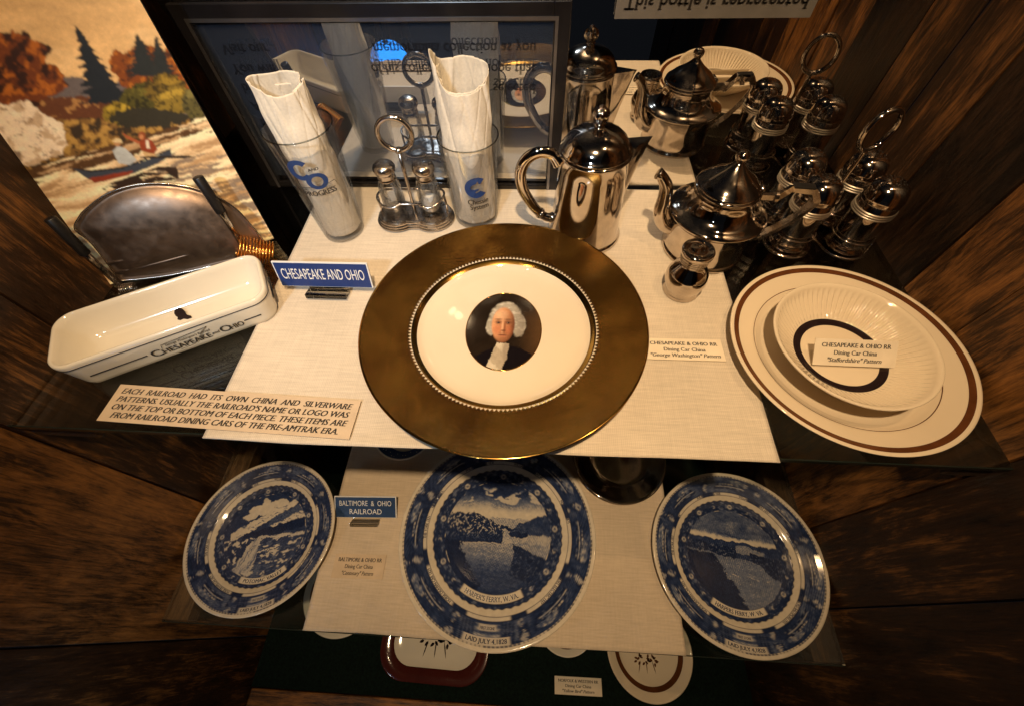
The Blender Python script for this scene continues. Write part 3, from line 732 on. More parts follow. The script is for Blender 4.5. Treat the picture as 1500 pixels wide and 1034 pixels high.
namesign((491, 757), (581, 758), Z2+.006, .030, math.radians(52), 'faded blue plaque reading BALTIMORE & OHIO RAILROAD on the lower cloth', [('BALTIMORE  &  OHIO', .0105, .0, .84, 1.0, .0205), ('RAILROAD', .0105, .0, .52, 1.0, .0088)], M_BLUE2, M_ACRYL)
card([(487, 846), (561, 848), (565, 813), (490, 810)], Z2+.0026, 'cream caption card on the lower cloth below the faded blue plaque',
     [('BALTIMORE & OHIO RR', .84, .06, 0, .86), ('Dining Car China', .84, .05, 0, .55), ('"Centenary" Pattern', .84, .05, .25, .62)], 1, M_LINEN2 if False else M_PAPERT)
card([(813, 1016), (882, 1020), (881, 993), (812, 989)], Z3+.004, 'grey caption card standing on the dark green felt',
     [('NORFOLK & WESTERN RR', .84, .06, 0, .86), ('Dining Car China', .84, .05, 0, .55), ('"Yellow Bird" Pattern', .84, .05, .25, .68)], 1, M_PAPER)

# ------------------------------------------------------------------ gold rimmed service plate
GC = (-.0275, .2300); GR = .1300
t = thing('service_plate', 'large cream plate with wide gold rim and oval portrait, centre of the upper cloth', 'plate', (GC[0], GC[1], CT))
S = GR
under = [(0, .0022), (.56, .0022), (.565, 0), (.59, 0), (.60, .003), (.66, .008), (.98, .0185)]
rimp = [(.98, .0185), (.997, .0196), (1.0, .0204), (.995, .0209), (.985, .0207)]
mesh('underside', lathe([(r*S, z) for r, z in under], 128), M_CHINA, t)
mesh('gold_edge', lathe([(r*S, z) for r, z in rimp], 160), M_GOLDP, t)
mesh('gold_rim', lathe([(r*S, z) for r, z in [(.985, .0207), (.90, .0178), (.80, .0148), (.70, .0128), (.668, .0121)]], 160), M_GOLD, t)
mesh('gold_band', lathe([(r*S, z) for r, z in [(.668, .0121), (.655, .0116), (.64, .0108), (.618, .0090)]], 160), M_GOLDP, t)
mesh('well', lathe([(r*S, z) for r, z in [(.618, .0090), (.60, .0072), (.57, .0056), (.52, .0048), (.40, .0044), (.2, .0042), (0, .0042)]], 160), M_CHINA, t)
tri = []
for k in range(150):
    a = 2*PI*k/150; r0, r1 = .655*S, .674*S; da = .45*2*PI/150
    V = [(r0*math.cos(a-da), r0*math.sin(a-da), .0120), (r0*math.cos(a+da), r0*math.sin(a+da), .0120), (r1*math.cos(a), r1*math.sin(a), .0127), (.662*S*math.cos(a), .662*S*math.sin(a), .0131)]
    tri.append((V, [(0, 1, 3), (1, 2, 3), (2, 0, 3)]))
mesh('beaded_border', join(*tri), M_CHINA, t, False)
def portrait_col(u, v):
    """generic painted bust of a white-haired man on a dark ground, laid on in soft strokes"""
    n1 = fbm(u*5, v*5, 2); n2 = fbm(u*16, v*16, 4); n3 = fbm(u*38, v*30, 6)
    def el(cx, cy, rx, ry, soft=.25, nz=0.0): return sstep(1+soft, 1-soft, np.sqrt(((u-cx)/rx)**2+((v-cy)/ry)**2)+nz*(n2-.5))
    def py(p, nz=.05): return inpoly(u+nz*(n2-.5), v+nz*(n3-.5), p).astype(float)
    c = np.zeros((len(u), 3))+np.array((.016, .010, .006)); c = c*(.6+.9*n1[:, None])
    c = mixc(c, sstep(.25, .95, u)*sstep(-.9, -.1, v)*sstep(.7, .2, v), (.085, .042, .016))
    c = mixc(c, py([(-.80, -1), (-.62, -.58), (-.30, -.40), (0, -.30), (.34, -.34), (.70, -.50), (.92, -1)]), (.007, .005, .006))
    sh = py([(-.46, -1.0), (-.30, -.70), (-.14, -.26), (.16, -.26), (.12, -.55), (.02, -.80), (.10, -1.05)])
    c = mixc(c, sh, (.56, .48, .35)); c = mixc(c, sh*sstep(.44, .56, fbm(u*6+v*3, v*4, 9)), (.40, .33, .23)); c = mixc(c, sh*el(.10, -.42, .10, .30, .5), (.30, .24, .17))
    hair = np.maximum(np.maximum(el(.03, .32, .37, .37, .1, .15), el(.34, .16, .17, .26, .15, .3)), el(-.30, .12, .12, .20, .15, .3))
    c = mixc(c, hair, (.36, .32, .25)); c = mixc(c, hair*sstep(.45, .65, fbm(u*7, v*16, 11)), (.52, .47, .38)); c = mixc(c, hair*sstep(.12, .45, u)*.6, (.16, .13, .10))
    f = el(-.02, .16, .270, .40, .09)
    lit = np.clip(.62-.9*(u+.02)/.27*.55+.25*(v-.16)/.4, 0, 1)[:, None]
    skin = np.array((.16, .050, .020))*(1-lit)+np.array((.62, .30, .145))*lit
    c = c*(1-f[:, None])+skin*f[:, None]
    c = mixc(c, f*el(-.10, .38, .15, .12, .6)*.6, (.70, .44, .26)); c = mixc(c, f*(el(-.15, .04, .09, .10, .7)+el(.12, .04, .08, .10, .7))*.5, (.56, .17, .075))
    c = mixc(c, f*sstep(-.10, -.26, v)*.55, (.20, .070, .03)); c = mixc(c, f*sstep(.08, .26, u)*.65, (.10, .034, .016))
    for e_ in (-.135, .095):
        c = mixc(c, f*el(e_, .205, .075, .045, .6)*.75, (.12, .045, .024)); c = mixc(c, el(e_, .195, .030, .016, .5), (.02, .012, .010)); c = mixc(c, el(e_-.012, .20, .008, .006, .5)*.6, (.5, .42, .34))
        c = mixc(c, f*el(e_, .275, .085, .018, .6)*.7, (.12, .06, .035))
    c = mixc(c, f*el(.022, .09, .022, .13, .7)*.7, (.20, .065, .028)); c = mixc(c, f*el(-.035, .10, .024, .14, .7)*.6, (.74, .42, .24)); c = mixc(c, f*el(-.005, .02, .055, .020, .6)*.8, (.14, .045, .022))
    c = mixc(c, f*el(-.02, -.085, .095, .014, .6)*.9, (.13, .035, .022)); c = mixc(c, f*el(-.02, -.115, .07, .016, .7)*.5, (.52, .18, .10))
    return c*(.85+.3*n3[:, None])
PX, PY = .272*S, .342*S
V, F = lathe([(max(r, 0), .0046) for r in np.linspace(0.0, 1.0, 80)], 220)
A_ = np.array(V); A_[:, 2] = .0046
pc = portrait_col(A_[:, 0]/1.14, A_[:, 1]/1.14+.04)
A_[:, 0] *= PX; A_[:, 1] *= PY; V = A_.tolist()
md = mesh('portrait_medallion', (V, F), M_CHINAP, t, True, pc)
mesh('medallion_ring', tube([(PX*math.cos(a), PY*math.sin(a), .0046) for a in np.linspace(0, 2*PI, 120, endpoint=False)], .0006, 6, True), M_GOLDP, md)

# ------------------------------------------------------------------ brown banded plate with ribbed bowl and card
SP = (.2725, .2145); SR = .0972
t = thing('dinner_plate', 'cream plate with brown band near its edge under the ribbed bowl', 'plate', (SP[0], SP[1], .0004))
prof = [(0, .002), (.5, .002), (.52, 0), (.55, 0), (.60, .003), (.98, .0145), (1.0, .0160), (.998, .0168), (.985, .0168), (.962, .0160), (.875, .0132), (.80, .0112), (.765, .0100), (.74, .0082), (.70, .0058), (.62, .0048), (.3, .0046), (0, .0046)]
mesh('plate_body', lathe([(r*SR, z) for r, z in prof], 160), M_CHINA, t)
def zi(r, pr):
    pr = sorted(pr); return float(np.interp(r, [a for a, _ in pr], [b for _, b in pr]))
top = prof[9:]
mesh('brown_band', lathe([(r*SR, zi(r, top)+.00012) for r in np.linspace(.918, .976, 5)], 160), M_INKBR, t)
mesh('brown_line', lathe([(r*SR, zi(r, top)+.00015) for r in (.762, .768)], 160), M_INKBR, t)
BC = (.2660, .2100); BR = .0635
t = thing('ribbed_bowl', 'cream bowl with ribbed sides and dark ring inside, resting on brown banded plate', 'bowl', (BC[0], BC[1], .0056))
nr = 72
def ribs(r, z, th):
    q = r/BR
    a = sstep(.60, .68, q)*(1-sstep(.88, .93, q)) if z > .0062 else 0
    return r, z+float(a)*.0011*math.cos(nr*th)
bp = [(0, .0015), (.44, .0015), (.46, 0), (.50, 0), (.53, .003), (.70, .010), (.86, .0185), (.96, .0245), (.995, .0268), (1.0, .0278), (.99, .0284), (.965, .0280), (.94, .0268)]
bi = [(.94, .0268), (.925, .0255), (.90, .0232), (.86, .0205), (.80, .0172), (.74, .0142), (.68, .0112), (.63, .0088), (.60, .0076), (.56, .0068), (.45, .0062), (.2, .006), (0, .006)]
mesh('bowl_body', lathe([(r*BR, z) for r, z in bp+bi[1:]], 576, ribs), M_CHINA, t)
mesh('dark_ring', lathe([(r*BR, zi(r, bi)+.00016) for r in np.linspace(.490, .592, 7)], 160), M_INKDK, t)
pts = [at(1190, 534, .0150), at(1311, 539, .0150)]
ca, cb = pts; exn = (cb-ca)/np.linalg.norm(cb-ca); bk = np.array([-exn[1], exn[0], 0]); ln = math.radians(50)
upv = math.cos(ln)*np.array([0, 0, 1.0])+math.sin(ln)*bk
card(None, 0, 'cream caption card propped inside the ribbed bowl', [('CHESAPEAKE & OHIO RR', .84, .06, 0, .84), ('Dining Car China', .84, .05, 0, .52), ('"Staffordshire" Pattern', .84, .05, .25, .66)], 1, M_PAPER, pts=[ca, cb, cb+upv*.0225, ca+upv*.0225])

# ------------------------------------------------------------------ blue transfer plates
BLUE_D = np.array((.008, .013, .040)); BLUE_M = np.array((.026, .044, .112)); BLUE_L = np.array((.14, .165, .235)); CREAM = np.array((.60, .53, .42))
RB = lambda u, v, s, k: fbm(u*s, v*s, k)
def tone(g):
    """0 = deep blue ... 1 = cream"""
    g = np.clip(g, 0, 1)[:, None]
    a = np.where(g < .33, BLUE_D+(BLUE_M-BLUE_D)*g/.33, np.where(g < .66, BLUE_M+(BLUE_L-BLUE_M)*(g-.33)/.33, BLUE_L+(CREAM-BLUE_L)*(g-.66)/.34))
    return a
def scene_ferry(u, v):
    n1 = RB(u, v, 4, 1); n2 = RB(u, v, 14, 2); n3 = RB(u, v, 40, 3)
    g = np.where(v > .28, .95-.85*sstep(.36, .82, v+.12*(n1-.5)), 0)          # sky
    cl = sstep(.54, .62, RB(u*1.0, v*1.9, 4.2, 7))*sstep(.45, .55, v)*(1-sstep(.78, .9, v)); g = np.maximum(g, cl*.88)
    riv = (v <= .30); g = np.where(riv, .78+.2*(n2-.5), g)
    lh = (v < .34-.20*sstep(-.5, .25, u)+.06*(n2-.5)) & (u < .12+.1*(n1-.5)) & (v > -.20); g = np.where(lh, .10+.75*sstep(.56, .66, n3)*sstep(-.2, .1, v), g)
    rh = (v < .14+.26*sstep(.15, .9, u)+.05*(n1-.5)) & (u > .28) & (v > .06-.02*u+.1*(n1-.5)); g = np.where(rh, .12+.28*n2, g)
    isl = (((u-.42)/.17)**2+((v-.03)/.05)**2+.6*(n2-.5) < 1) | (((u-.20)/.16)**2+((v-.13)/.035)**2+.6*(n2-.5) < 1); g = np.where(isl, .08, g)
    br = (np.abs(v+.175-.02*u) < .016) & (u < .1); g = np.where(br, .8, g)
    wat = v < -.20+.08*sstep(-.1, .4, u); g = np.where(wat, .70-.45*sstep(-.18, -.75, v)+.22*(RB(u*.5, v*9, 5, 9)-.5)+.12*(n3-.5), g)
    rb = wat & (u > .30) & (v > -.62+.5*(u-.3)*0-.35*(u-.2)) & (v < -.12-.40*(u-.30)); g = np.where(rb, .07+.3*sstep(.6, .7, n3), g)
    tr = (u < -.62+.35*sstep(-.2, -.95, v)+.12*(n2-.5)+.2*(n3-.5)) & (v < -.15); g = np.where(tr, .04, g)
    return g
def scene_river(u, v):
    n1 = RB(u, v, 4, 11); n2 = RB(u, v, 14, 12); n3 = RB(u, v, 40, 13)
    g = .40+.55*(RB(u, v*1.8, 5, 17)-.42); g = np.where(v < .52, np.maximum(g, .95*sstep(.52, .38, v+.1*(n1-.5))), g)
    hl = v < .34+.03*(n2-.5); g = np.where(hl, .10+.25*n2, g)
    g = np.where((v < .27) & (u > .05) & (v > .02) & (u < .72-.1*n1) & (np.abs(v-.16+.18*(u-.4)) < .09), .66, g)
    lt = (v < .22) & (v > .0) & (u < .05); g = np.where(lt, .07+.45*sstep(.6, .7, n3), g)
    wt = (v < -.0-.05*u); g = np.where(wt, .56+.16*(RB(u*.5, v*6, 6, 19)-.5)+.10*(n3-.5), g)
    rt = (u > .35) & (v < .15) & (v > .02-.55*(u-.35)+.08*(n2-.5)-.02); g = np.where(rt, .05+.35*sstep(.62, .7, n3), g)
    sp = wt*sstep(.06, .0, np.abs(v+.36))*sstep(.58, .72, RB(u, v*3, 16, 44)); g = g+sp*.3
    lb = (v < .02-(u+.95)*.04) & (u < -.45+(-v)*.72+.10*(n2-.5)+.16*(n3-.5)) ; g = np.where(lb, .03+.12*(RB(u*9, v*2, 6, 18)-.5), g)
    return g
def scene_valley(u, v):
    n1 = RB(u, v, 4, 21); n2 = RB(u, v, 14, 22); n3 = RB(u, v, 36, 23)
    g = .14+.12*n2
    for cx, cy, rx, ry in ((-.45, .52, .17, .10), (-.25, .66, .22, .13), (.05, .66, .20, .12), (-.02, .78, .13, .13), (.32, .70, .22, .10), (-.05, .56, .5, .06)):
        q = ((u-cx)/rx)**2+((v-cy)/ry)**2+.9*(n2-.5); g = np.where(q < 1, .92, g)
    bs = (v > .10+.38*(u+.5)) & (v < .34+.30*(u+.55)) & (u > -.85); g = np.where(bs, .93-.5*sstep(.6, .7, RB(u, v*4, 9, 28)), g)
    h1 = (v < .30+.32*u) & (v > .10) & (u > .05); g = np.where(h1, .30+.15*n2, g)
    lt = (v > .08+.10*u) & (v < .17+.22*u) & (u > .1); g = np.where(lt, .9-.6*sstep(.58, .66, n3), g)
    h2 = (v < .12+.05*n2+.05*u) & (v > -.05) & (u > -.5); g = np.where(h2, .04+.1*sstep(.6, .7, n3), g)
    wt = v < -.04-.10*u; g = np.where(wt, .22+.20*sstep(.5, .62, RB(u*1.2, v*5, 7, 25)), g)
    g = np.where(wt & (RB(u*1.5, v*5, 4, 26) > .63), .88, g)
    g = np.where((np.abs(v+.08+.13*u) < .022) & (u > -.2), .85, g)
    g = np.where((u < -.35) & (v < -.0) & (v > -.55), .15+.75*sstep(.55, .62, n2), g)
    xc = -.02-.55*(-v-.02)**.8*0-.30*np.clip(-v, 0, 1)**1.0-.25*np.clip(-v-.1, 0, 1)
    wd = .05+.26*np.clip(-v, 0, 1); fall = (v < -.0) & (v > -.80) & (np.abs(u-xc+.15) < wd); g = np.where(fall, .84-.35*sstep(.52, .64, RB((u-xc)*9/(.3+wd*2), v*.7, 5, 27)), g)
    return g
def blue_cols(V, R, scene, seed, rot=0.0):
    X = V[:, 0]/R; Y = V[:, 1]/R; r = np.hypot(X, Y); th = np.arctan2(Y, X)
    c_, s_ = math.cos(rot), math.sin(rot)
    n2 = fbm(X*18+seed, Y*18, 2); n3 = fbm(X*46+seed, Y*46, 3); n1 = fbm(X*6+seed, Y*6, 4)
    g = np.full(len(X), .97)
    # scalloped outer edge
    tk = (np.sin(th*150) > -.1); g = np.where((r > .945) & (r < .963) & tk, .10, g); g = np.where((r <= .948) & (r > .766), .26, g)
    # border with engine vignettes
    sec = np.floor((th+PI/2+PI/8)/(2*PI/8)); ft = ((th+PI/2+PI/8)/(2*PI/8)) % 1; q = (r-.766)/(.948-.766)
    bd = (r <= .948) & (r > .766)
    g = np.where(bd, .15+.28*sstep(.35, .8, n1)+.30*(n2-.5), g)
    smoke = bd & (((ft-.30-.15*_h(sec, sec, seed))/.16)**2+((q-.68)/.20)**2+1.5*(n2-.5) < .9); g = np.where(smoke, .56+.9*(n3-.5), g)
    body = bd & (np.abs(ft-.52) < .30) & (q > .22) & (q < .50+.10*np.sign(np.sin(ft*46))*(_h(np.floor(ft*9), sec, 3.0)>.4)); g = np.where(body, .06+.5*sstep(.60, .66, n3), g)
    rail = bd & (np.abs(q-.40) < .035) & (np.abs(ft-.52) < .27); g = np.where(rail, .72, g)
    win = bd & (np.abs(q-.55) < .05) & (np.abs(ft-.55) < .12) & (np.sin(ft*110) > .2); g = np.where(win, .78, g)
    dv = bd & (np.abs(ft-.5) > .475-.03*np.sin(q*9+sec)); g = np.where(dv, .75-.5*sstep(.5, .6, n3), g)
    g = np.where(bd & (np.abs(ft-.5) > .425) & ~dv & (n2 > .5), .08, g)
    # cartouche at the bottom
    ca = np.abs(((th+PI/2+PI) % (2*PI))-PI)
    ct = bd & (ca < .26); g = np.where(ct, .12+.2*n2, g)
    g = np.where(ct & (ca < .15) & (q > .12), .52+.2*np.sin(q*24), g); g = np.where(ct & (ca < .105) & (q > .10) & (q < .40), .84, g)
    g = np.where(bd & (ca < .31) & (ca > .17), np.where(np.sin(ca*150+q*6) > .0, .05, .35), g)
    g = np.where((r > .885) & (r < .945) & (ca < .235), .90, g)
    # label strips
    ls = (r <= .766) & (r > .727); lsm = (np.abs(ft-.5) < .36); g = np.where(ls, np.where(lsm, .93, .10), g); g = np.where((np.abs(r-.766) < .005) | (np.abs(r-.727) < .004), .06, g)
    g = np.where((r <= .724) & (r > .655), .98, g)
    # scalloped inner border of flowers
    sc_ = .655+.010*np.abs(np.sin(th*26)); ib = (r <= sc_) & (r > .545)
    g = np.where(ib, .07+.12*n2+.35*sstep(.60, .68, n3), g)
    k = th/(2*PI/18); kc = (np.floor(k)+.5)*(2*PI/18); da = (th-kc)*.595; dr = r-.597; dd = np.hypot(da, dr)
    odd = (np.floor(k) % 2) == 0
    g = np.where(ib & odd & (np.abs(dd-.020) < .007), .82, g); g = np.where(ib & odd & (dd < .008), .5, g)
    g = np.where(ib & ~odd & (dd < .019) & (np.hypot(da-.009, dr-.004) > .017), .80, g)
    g = np.where((np.abs(r-sc_) < .005), .05, g)
    # picture
    ed = .548+.022*(n2-.5)
    pic = r <= ed; u = (X*c_+Y*s_)/.55; v = (-X*s_+Y*c_)/.55
    wa, wb = u, v; u = wa+.16*(fbm(wa*4, wb*4, seed+31)-.5)+.07*(fbm(wa*15, wb*15, seed+33)-.5); v = wb+.10*(fbm(wa*4, wb*4, seed+35)-.5)+.07*(fbm(wa*15, wb*15, seed+37)-.5)
    g = np.where(pic, scene(u, v), g)
    # ribbon under the picture
    rb = (r > .548) & (r < .622) & (ca < .52); g = np.where(rb, .95, g); g = np.where((r > .540) & (r < .63) & (ca < .54) & ~rb, .05, g)
    hx = np.sin((X*.3+Y)*R*1000*2*PI/1.9); hy = np.sin((X-Y*.4)*R*1000*2*PI/2.3)
    g = g+np.where((g < .8) & (r < .95), +.10*hx*(n2 > .45)+.09*hy*(n1 > .5)+.30*(fbm(X*90, Y*90, seed+5, 2)-.5), .03*(n3-.5))
    return tone(g+.05*(n3-.5)+.03)
def blue_plate(cx, cy, z, R, scene, seed, label, banner, rings, spin=0.0, bw=.5):
    t = thing('transfer_plate', label, 'plate', (cx, cy, z), spin, 'blue and white railroad plates on the lower shelf')
    Z = R/.13
    pr = [(0, .0046), (.50, .0047), (.60, .0052), (.66, .0066), (.70, .0088), (.74, .0106), (.80, .0122), (.90, .0150), (.96, .0170), (.985, .0176), (.998, .0172), (1.0, .0163), (.985, .0150)]
    zf = lambda q: float(np.interp(q/R, [a for a, _ in pr[:10]], [b for _, b in pr[:10]]))*1.0
    rs = list(np.linspace(0, .98, 190))
    V, F = lathe([(r*R, float(np.interp(r, [a for a, _ in pr], [b for _, b in pr]))) for r in rs]+[(a*R, b) for a, b in pr[9:]], 460)
    A_ = np.array(V); colr = blue_cols(A_, R, scene, seed)
    n_ = 460; nr_ = (len(V)-1)//n_; k_ = colr[1:].reshape(nr_, n_, 3); k_ = .6*k_+.2*np.roll(k_, 1, 1)+.2*np.roll(k_, -1, 1); k_[60:-30] = blur(k_, 1)[60:-30]*.5+k_[60:-30]*.5; colr[1:] = k_.reshape(-1, 3)
    mesh('printed_face', (V, F), M_CHINAP, t, True, colr)
    mesh('underside', lathe([(.985*R, .0150), (.66*R, .004), (.60*R, .0012), (.59*R, 0), (.55*R, 0), (.54*R, .002), (0, .002)][::-1], 128), M_CHINAW, t)
    zt = lambda q: zf(q)+.00015
    ds = [arc_text(banner, .062*R, .583*R, -90, zt, True, .015, 1, 1.76*bw*.583*R), arc_text('LAID JULY 4,1828', .050*R, .914*R, -90, zt, True, .015, 1, .42*.914*R),
          arc_text('FIRST STONE', .034*R, .815*R, -90, zt, True, .015, 1, .17*.815*R)]
    for s, a in rings: ds.append(arc_text(s, .040*R, .746*R, a, zt, False, .015, .80))
    for d_ in ds: mesh('lettering', d_, principled_ink, t, False)
    return t
principled_ink = principled('dark_blue_ink', (.012, .02, .06), .25)
RNG = [('THE ATLANTIC', 157), ('WILLIAM GALLOWAY 1837', 67), ('MOGUL 600 1875', 22), ('DIESEL ELECTRIC 1937', -38), ('HORSE DRAWN CAR 1829', -135), ('THE YORK 1831', 180), ('PHILIP E THOMAS 1838', 112)]
RNG2 = [('THE ATLANTIC', 157), ('WILLIAM GALLOWAY 1837', 67), ('MOGUL 600 1875.', 22), ('THE LORD BALTIMORE 1935.', -38), ('HORSE DRAWN CAR 1829', -135), ('THE YORK 1831', 180), ('PHILIP E THOMAS 1838', 112)]
LCT = Z2+CT
blue_plate(-.0382, .0972, LCT, .1282, scene_ferry, 1.0, 'largest blue and white river town plate in the middle of the lower shelf', "HARPER'S FERRY, W. VA.", RNG, -.04, .52)
blue_plate(-.3515, .0825, Z2+.0005, .0965, scene_valley, 5.0, 'blue and white plate with a winding white road, leftmost on the lower shelf', 'POTOMAC VALLEY', RNG, .30, .50)
blue_plate(.2665, .0848, Z2+.0005, .1055, scene_river, 9.0, 'blue and white plate with pale cloudy river view, rightmost on the lower shelf', 'HARPERS FERRY, W. VA.', RNG2, -.13, .52)

# ------------------------------------------------------------------ things half hidden under the upper shelf
t = thing('silver_bowl', 'shallow polished silver bowl on the lower cloth under the edge of the upper cloth', 'bowl', (.1285, .206, LCT))
mesh('bowl_body', lathe(smoothprof([(.001, .004), (.026, .004), (.030, 0), (.034, 0), (.034, .003), (.044, .007), (.058, .012), (.0635, .0155), (.0645, .017), (.063, .018), (.056, .0155), (.046, .0115), (.037, .0085), (.020, .0075), (.0005, .0075)], 5), 96), M_SILVER, t)
mesh('rolled_rim', tube([(.0640*math.cos(a), .0640*math.sin(a), .0172) for a in np.linspace(0, 2*PI, 96, endpoint=False)], .0013, 8, True), M_SILVER, t)
def simple_plate(name, label, cx, cy, z, R, bands, cat='plate', m=M_CHINAW, h=.016):
    t = thing(name, label, cat, (cx, cy, z))
    pr = [(0, .002), (.5, .002), (.52, 0), (.56, 0), (.60, .003), (.98, h), (1.0, h+.0014), (.985, h+.002), (.95, h+.0012), (.80, h*.72), (.70, .0074), (.62, .005), (.3, .0046), (0, .0046)]
    mesh('plate_body', lathe([(r*R, zz) for r, zz in pr], 128), m, t)
    for a, b, mm, nm in bands:
        mesh(nm, lathe([(r*R, zi(r, pr[7:])+.00014) for r in np.linspace(a, b, 5)], 128), mm, t)
    return t
t = simple_plate('saucer', 'small dark blue bordered saucer peeking out under the upper cloth near the left', -.188, .2330, LCT, .046, [(.62, .95, M_INKB, 'blue_border')])
rng2 = []
for k in range(60):
    a = 2*PI*k/60; r_ = .0385+.0035*math.sin(k*2.4)
    rng2.append(([(r_*math.cos(a), r_*math.sin(a), .0148), ((r_+.0022)*math.cos(a+.02), (r_+.0022)*math.sin(a+.02), .0156), ((r_+.001)*math.cos(a+.05), (r_+.001)*math.sin(a+.05), .0152)], [(0, 1, 2)]))
mesh('speckled_border', join(*rng2), M_CHINAW, t, False)
simple_plate('saucer', 'white saucer mostly hidden under the left end of the upper cloth', -.372, .262, Z2+.0005, .050, [(.80, .86, M_INKB, 'blue_band')])

# ------------------------------------------------------------------ china on the dark green base
def leaf(a, ln, wd, x=0, y=0):
    pts = [(0, 0), (ln*.3, wd), (ln*.7, wd*.8), (ln, 0), (ln*.7, -wd*.8), (ln*.3, -wd)]
    c_, s_ = math.cos(a), math.sin(a)
    return prism([(x+c_*p-s_*q, y+s_*p+c_*q) for p, q in pts], 0, .00012)
def motif(par, sc, z, m, cx=0, cy=0):
    ds = []; rnd = random.Random(5)
    for bx in (-.5, 0, .5):
        for k in range(7):
            ds.append(leaf(rnd.uniform(0, 2*PI), .26, .07, bx+rnd.uniform(-.12, .12), .25+rnd.uniform(-.15, .2)))
        ds.append(leaf(-PI/2+bx*.5, .75, .03, bx*.8, .2))
    d = join(*ds); V = np.array(d[0])*np.array((sc, sc, 1))+np.array((cx, cy, z))
    mesh('flower_motif', (V.tolist(), d[1]), m, par, False)
Z3F = Z3+.0005
t = thing('platter', 'oblong white platter with maroon rim and leaf motif on the green felt', 'platter', (-.148, -.0255, Z3F), -.02)
def R_(wx, wy, r, z): return [(x, y, z) for x, y in rrect(wx, wy, r, 10)]
mesh('platter_body', loft([R_(.060, .034, .024, 0), R_(.066, .040, .028, .002), R_(.090, .064, .044, .013), R_(.0915, .0655, .045, .0145), R_(.090, .064, .044, .0152), R_(.072, .046, .034, .0085), R_(.066, .040, .028, .0055), R_(.05, .026, .02, .005), R_(.01, .006, .004, .005)]), M_CHINAW, t)
mesh('maroon_rim', loft([R_(.0915, .0655, .045, .0148), R_(.0900, .0640, .044, .01545), R_(.0725, .0465, .0345, .0090), R_(.0715, .0455, .0335, .0085)], False, False), M_MAROON, t)
motif(t, .034, .0053, M_INKDK, 0, -.014)
t = simple_plate('side_plate', 'cream plate with brown band and leaf motif, right end of the green felt', .210, -.026, Z3F, .070, [(.70, .80, M_INKBR, 'brown_band')], m=M_CHINA)
motif(t, .024, .0049, M_INKBR, -.004, -.020)
t = simple_plate('side_plate', 'small floral bordered plate between maroon platter and brown banded plate', .073, .006, Z3F, .050, [(.68, .78, M_MAROON, 'red_border')])
motif(t, .02, .0049, M_INKDK, 0, .004)
simple_plate('side_plate', 'white plate with brown rim showing past the left edge of the lower cloth', -.325, .030, Z3F, .070, [(.72, .86, M_INKBR, 'brown_band')])

# ------------------------------------------------------------------ tumblers with napkins
def on_cyl(d, a0, rf, z0, off=.00035):
    out = []
    for x, y, z in d[0]:
        r = rf(z0+y)+off+z; a = a0+x/rf(z0+y); out.append((r*math.cos(a), r*math.sin(a), z0+y))
    return out, d[1]
def subdiv(poly, n=6):
    out = []
    for i in range(len(poly)):
        a = np.array(poly[i]); b = np.array(poly[(i+1) % len(poly)])
        for k in range(n): out.append(tuple(a+(b-a)*k/n))
    return out
def flat(poly, z=0): return [(x, y, z) for x, y in poly], [tuple(range(len(poly)))]
def tumbler(cx, cy, rb, rt, h, label, group=None):
    t = thing('tumbler', label, 'glass', (cx, cy, CT), 0, group)
    pr = [(0, 0), (rb-.002, 0), (rb-.0004, .0008), (rb, .003), (rt-.0001, h-.0012), (rt-.0003, h-.0003), (rt-.0009, h), (rt-.0015, h-.0003), (rt-.0016, h-.0015), (rb-.0018, .008), (rb-.004, .0062), (0, .0056)]
    mesh('glass_body', lathe(pr, 96), M_GLASS, t)
    mesh('rim_bead', tube([((rt-.0008)*math.cos(a), (rt-.0008)*math.sin(a), h) for a in np.linspace(0, 2*PI, 72, endpoint=False)], .00065, 6, True), M_STEEL if False else glass_rim, t)
    return t, (lambda z: rb+(rt-rb)*z/h)
glass_rim = glass('glass_rim', (.72, .76, .76), (.45, .48, .48), 1.6)
def napkin(cx, cy, rb, rt, h, hf, label, ph, seed, turns=1.55, zb=.0068, squash=.8, aim=-70):
    dirx, diry = math.cos(math.radians(aim)), math.sin(math.radians(aim))
    nt, nz_ = 260, 110; V = []
    for j in range(nz_):
        for i in range(nt):
            s = i/(nt-1); a = ph+2*PI*turns*s; q = j/(nz_-1)
            top_ = hf(a, s); z = zb+(top_-zb)*q
            k = min(z/h, 1.0+.0*z)
            r = (rb+(rt-rb)*k)*(.80+.17*s)
            r *= 1+.035*math.sin(3*a+seed+z*22)*(.3+q)+.03*q*q*math.cos(2*a+seed)
            nn = vnoise(np.array([a*2.2+seed*9]), np.array([z*60.0]))[0]-.5; n5 = abs(((a*1.1+z*9+seed) % 1.0)-.5)
            n6 = vnoise(np.array([a*5.0+z*30+seed]), np.array([z*26.0+a]))[0]-.5; n7 = abs(((a*1.9-z*21+seed*.7) % 1.0)-.5)
            r += .0026*nn*(.4+q)+.0013*n6-.0016*max(0, .10-n5)/.10*q-.0009*max(0, .07-n7)/.07
            x = r*math.cos(a); y = r*math.sin(a); d_ = x*dirx+y*diry; f_ = -squash*max(0, q-.35)**1.2
            V.append((x+dirx*d_*f_, y+diry*d_*f_, z))
    o = mesh('rolled_napkin', (V, gridsheet(nt, nz_)), M_NAPKIN, None, True, loc=(cx, cy, CT))
    so = o.modifiers.new('thick', 'SOLIDIFY'); so.thickness = .00035
    tag(o, label, 'napkin'); return o
ox, oy = -.2205, .3685
t, rf = tumbler(ox, oy, .0225, .0322, .120, 'clear tumbler with overlapping blue C and O letters, left of the cruet stand', 'clear tumblers holding napkins')
a0 = math.radians(-80); z0 = .086
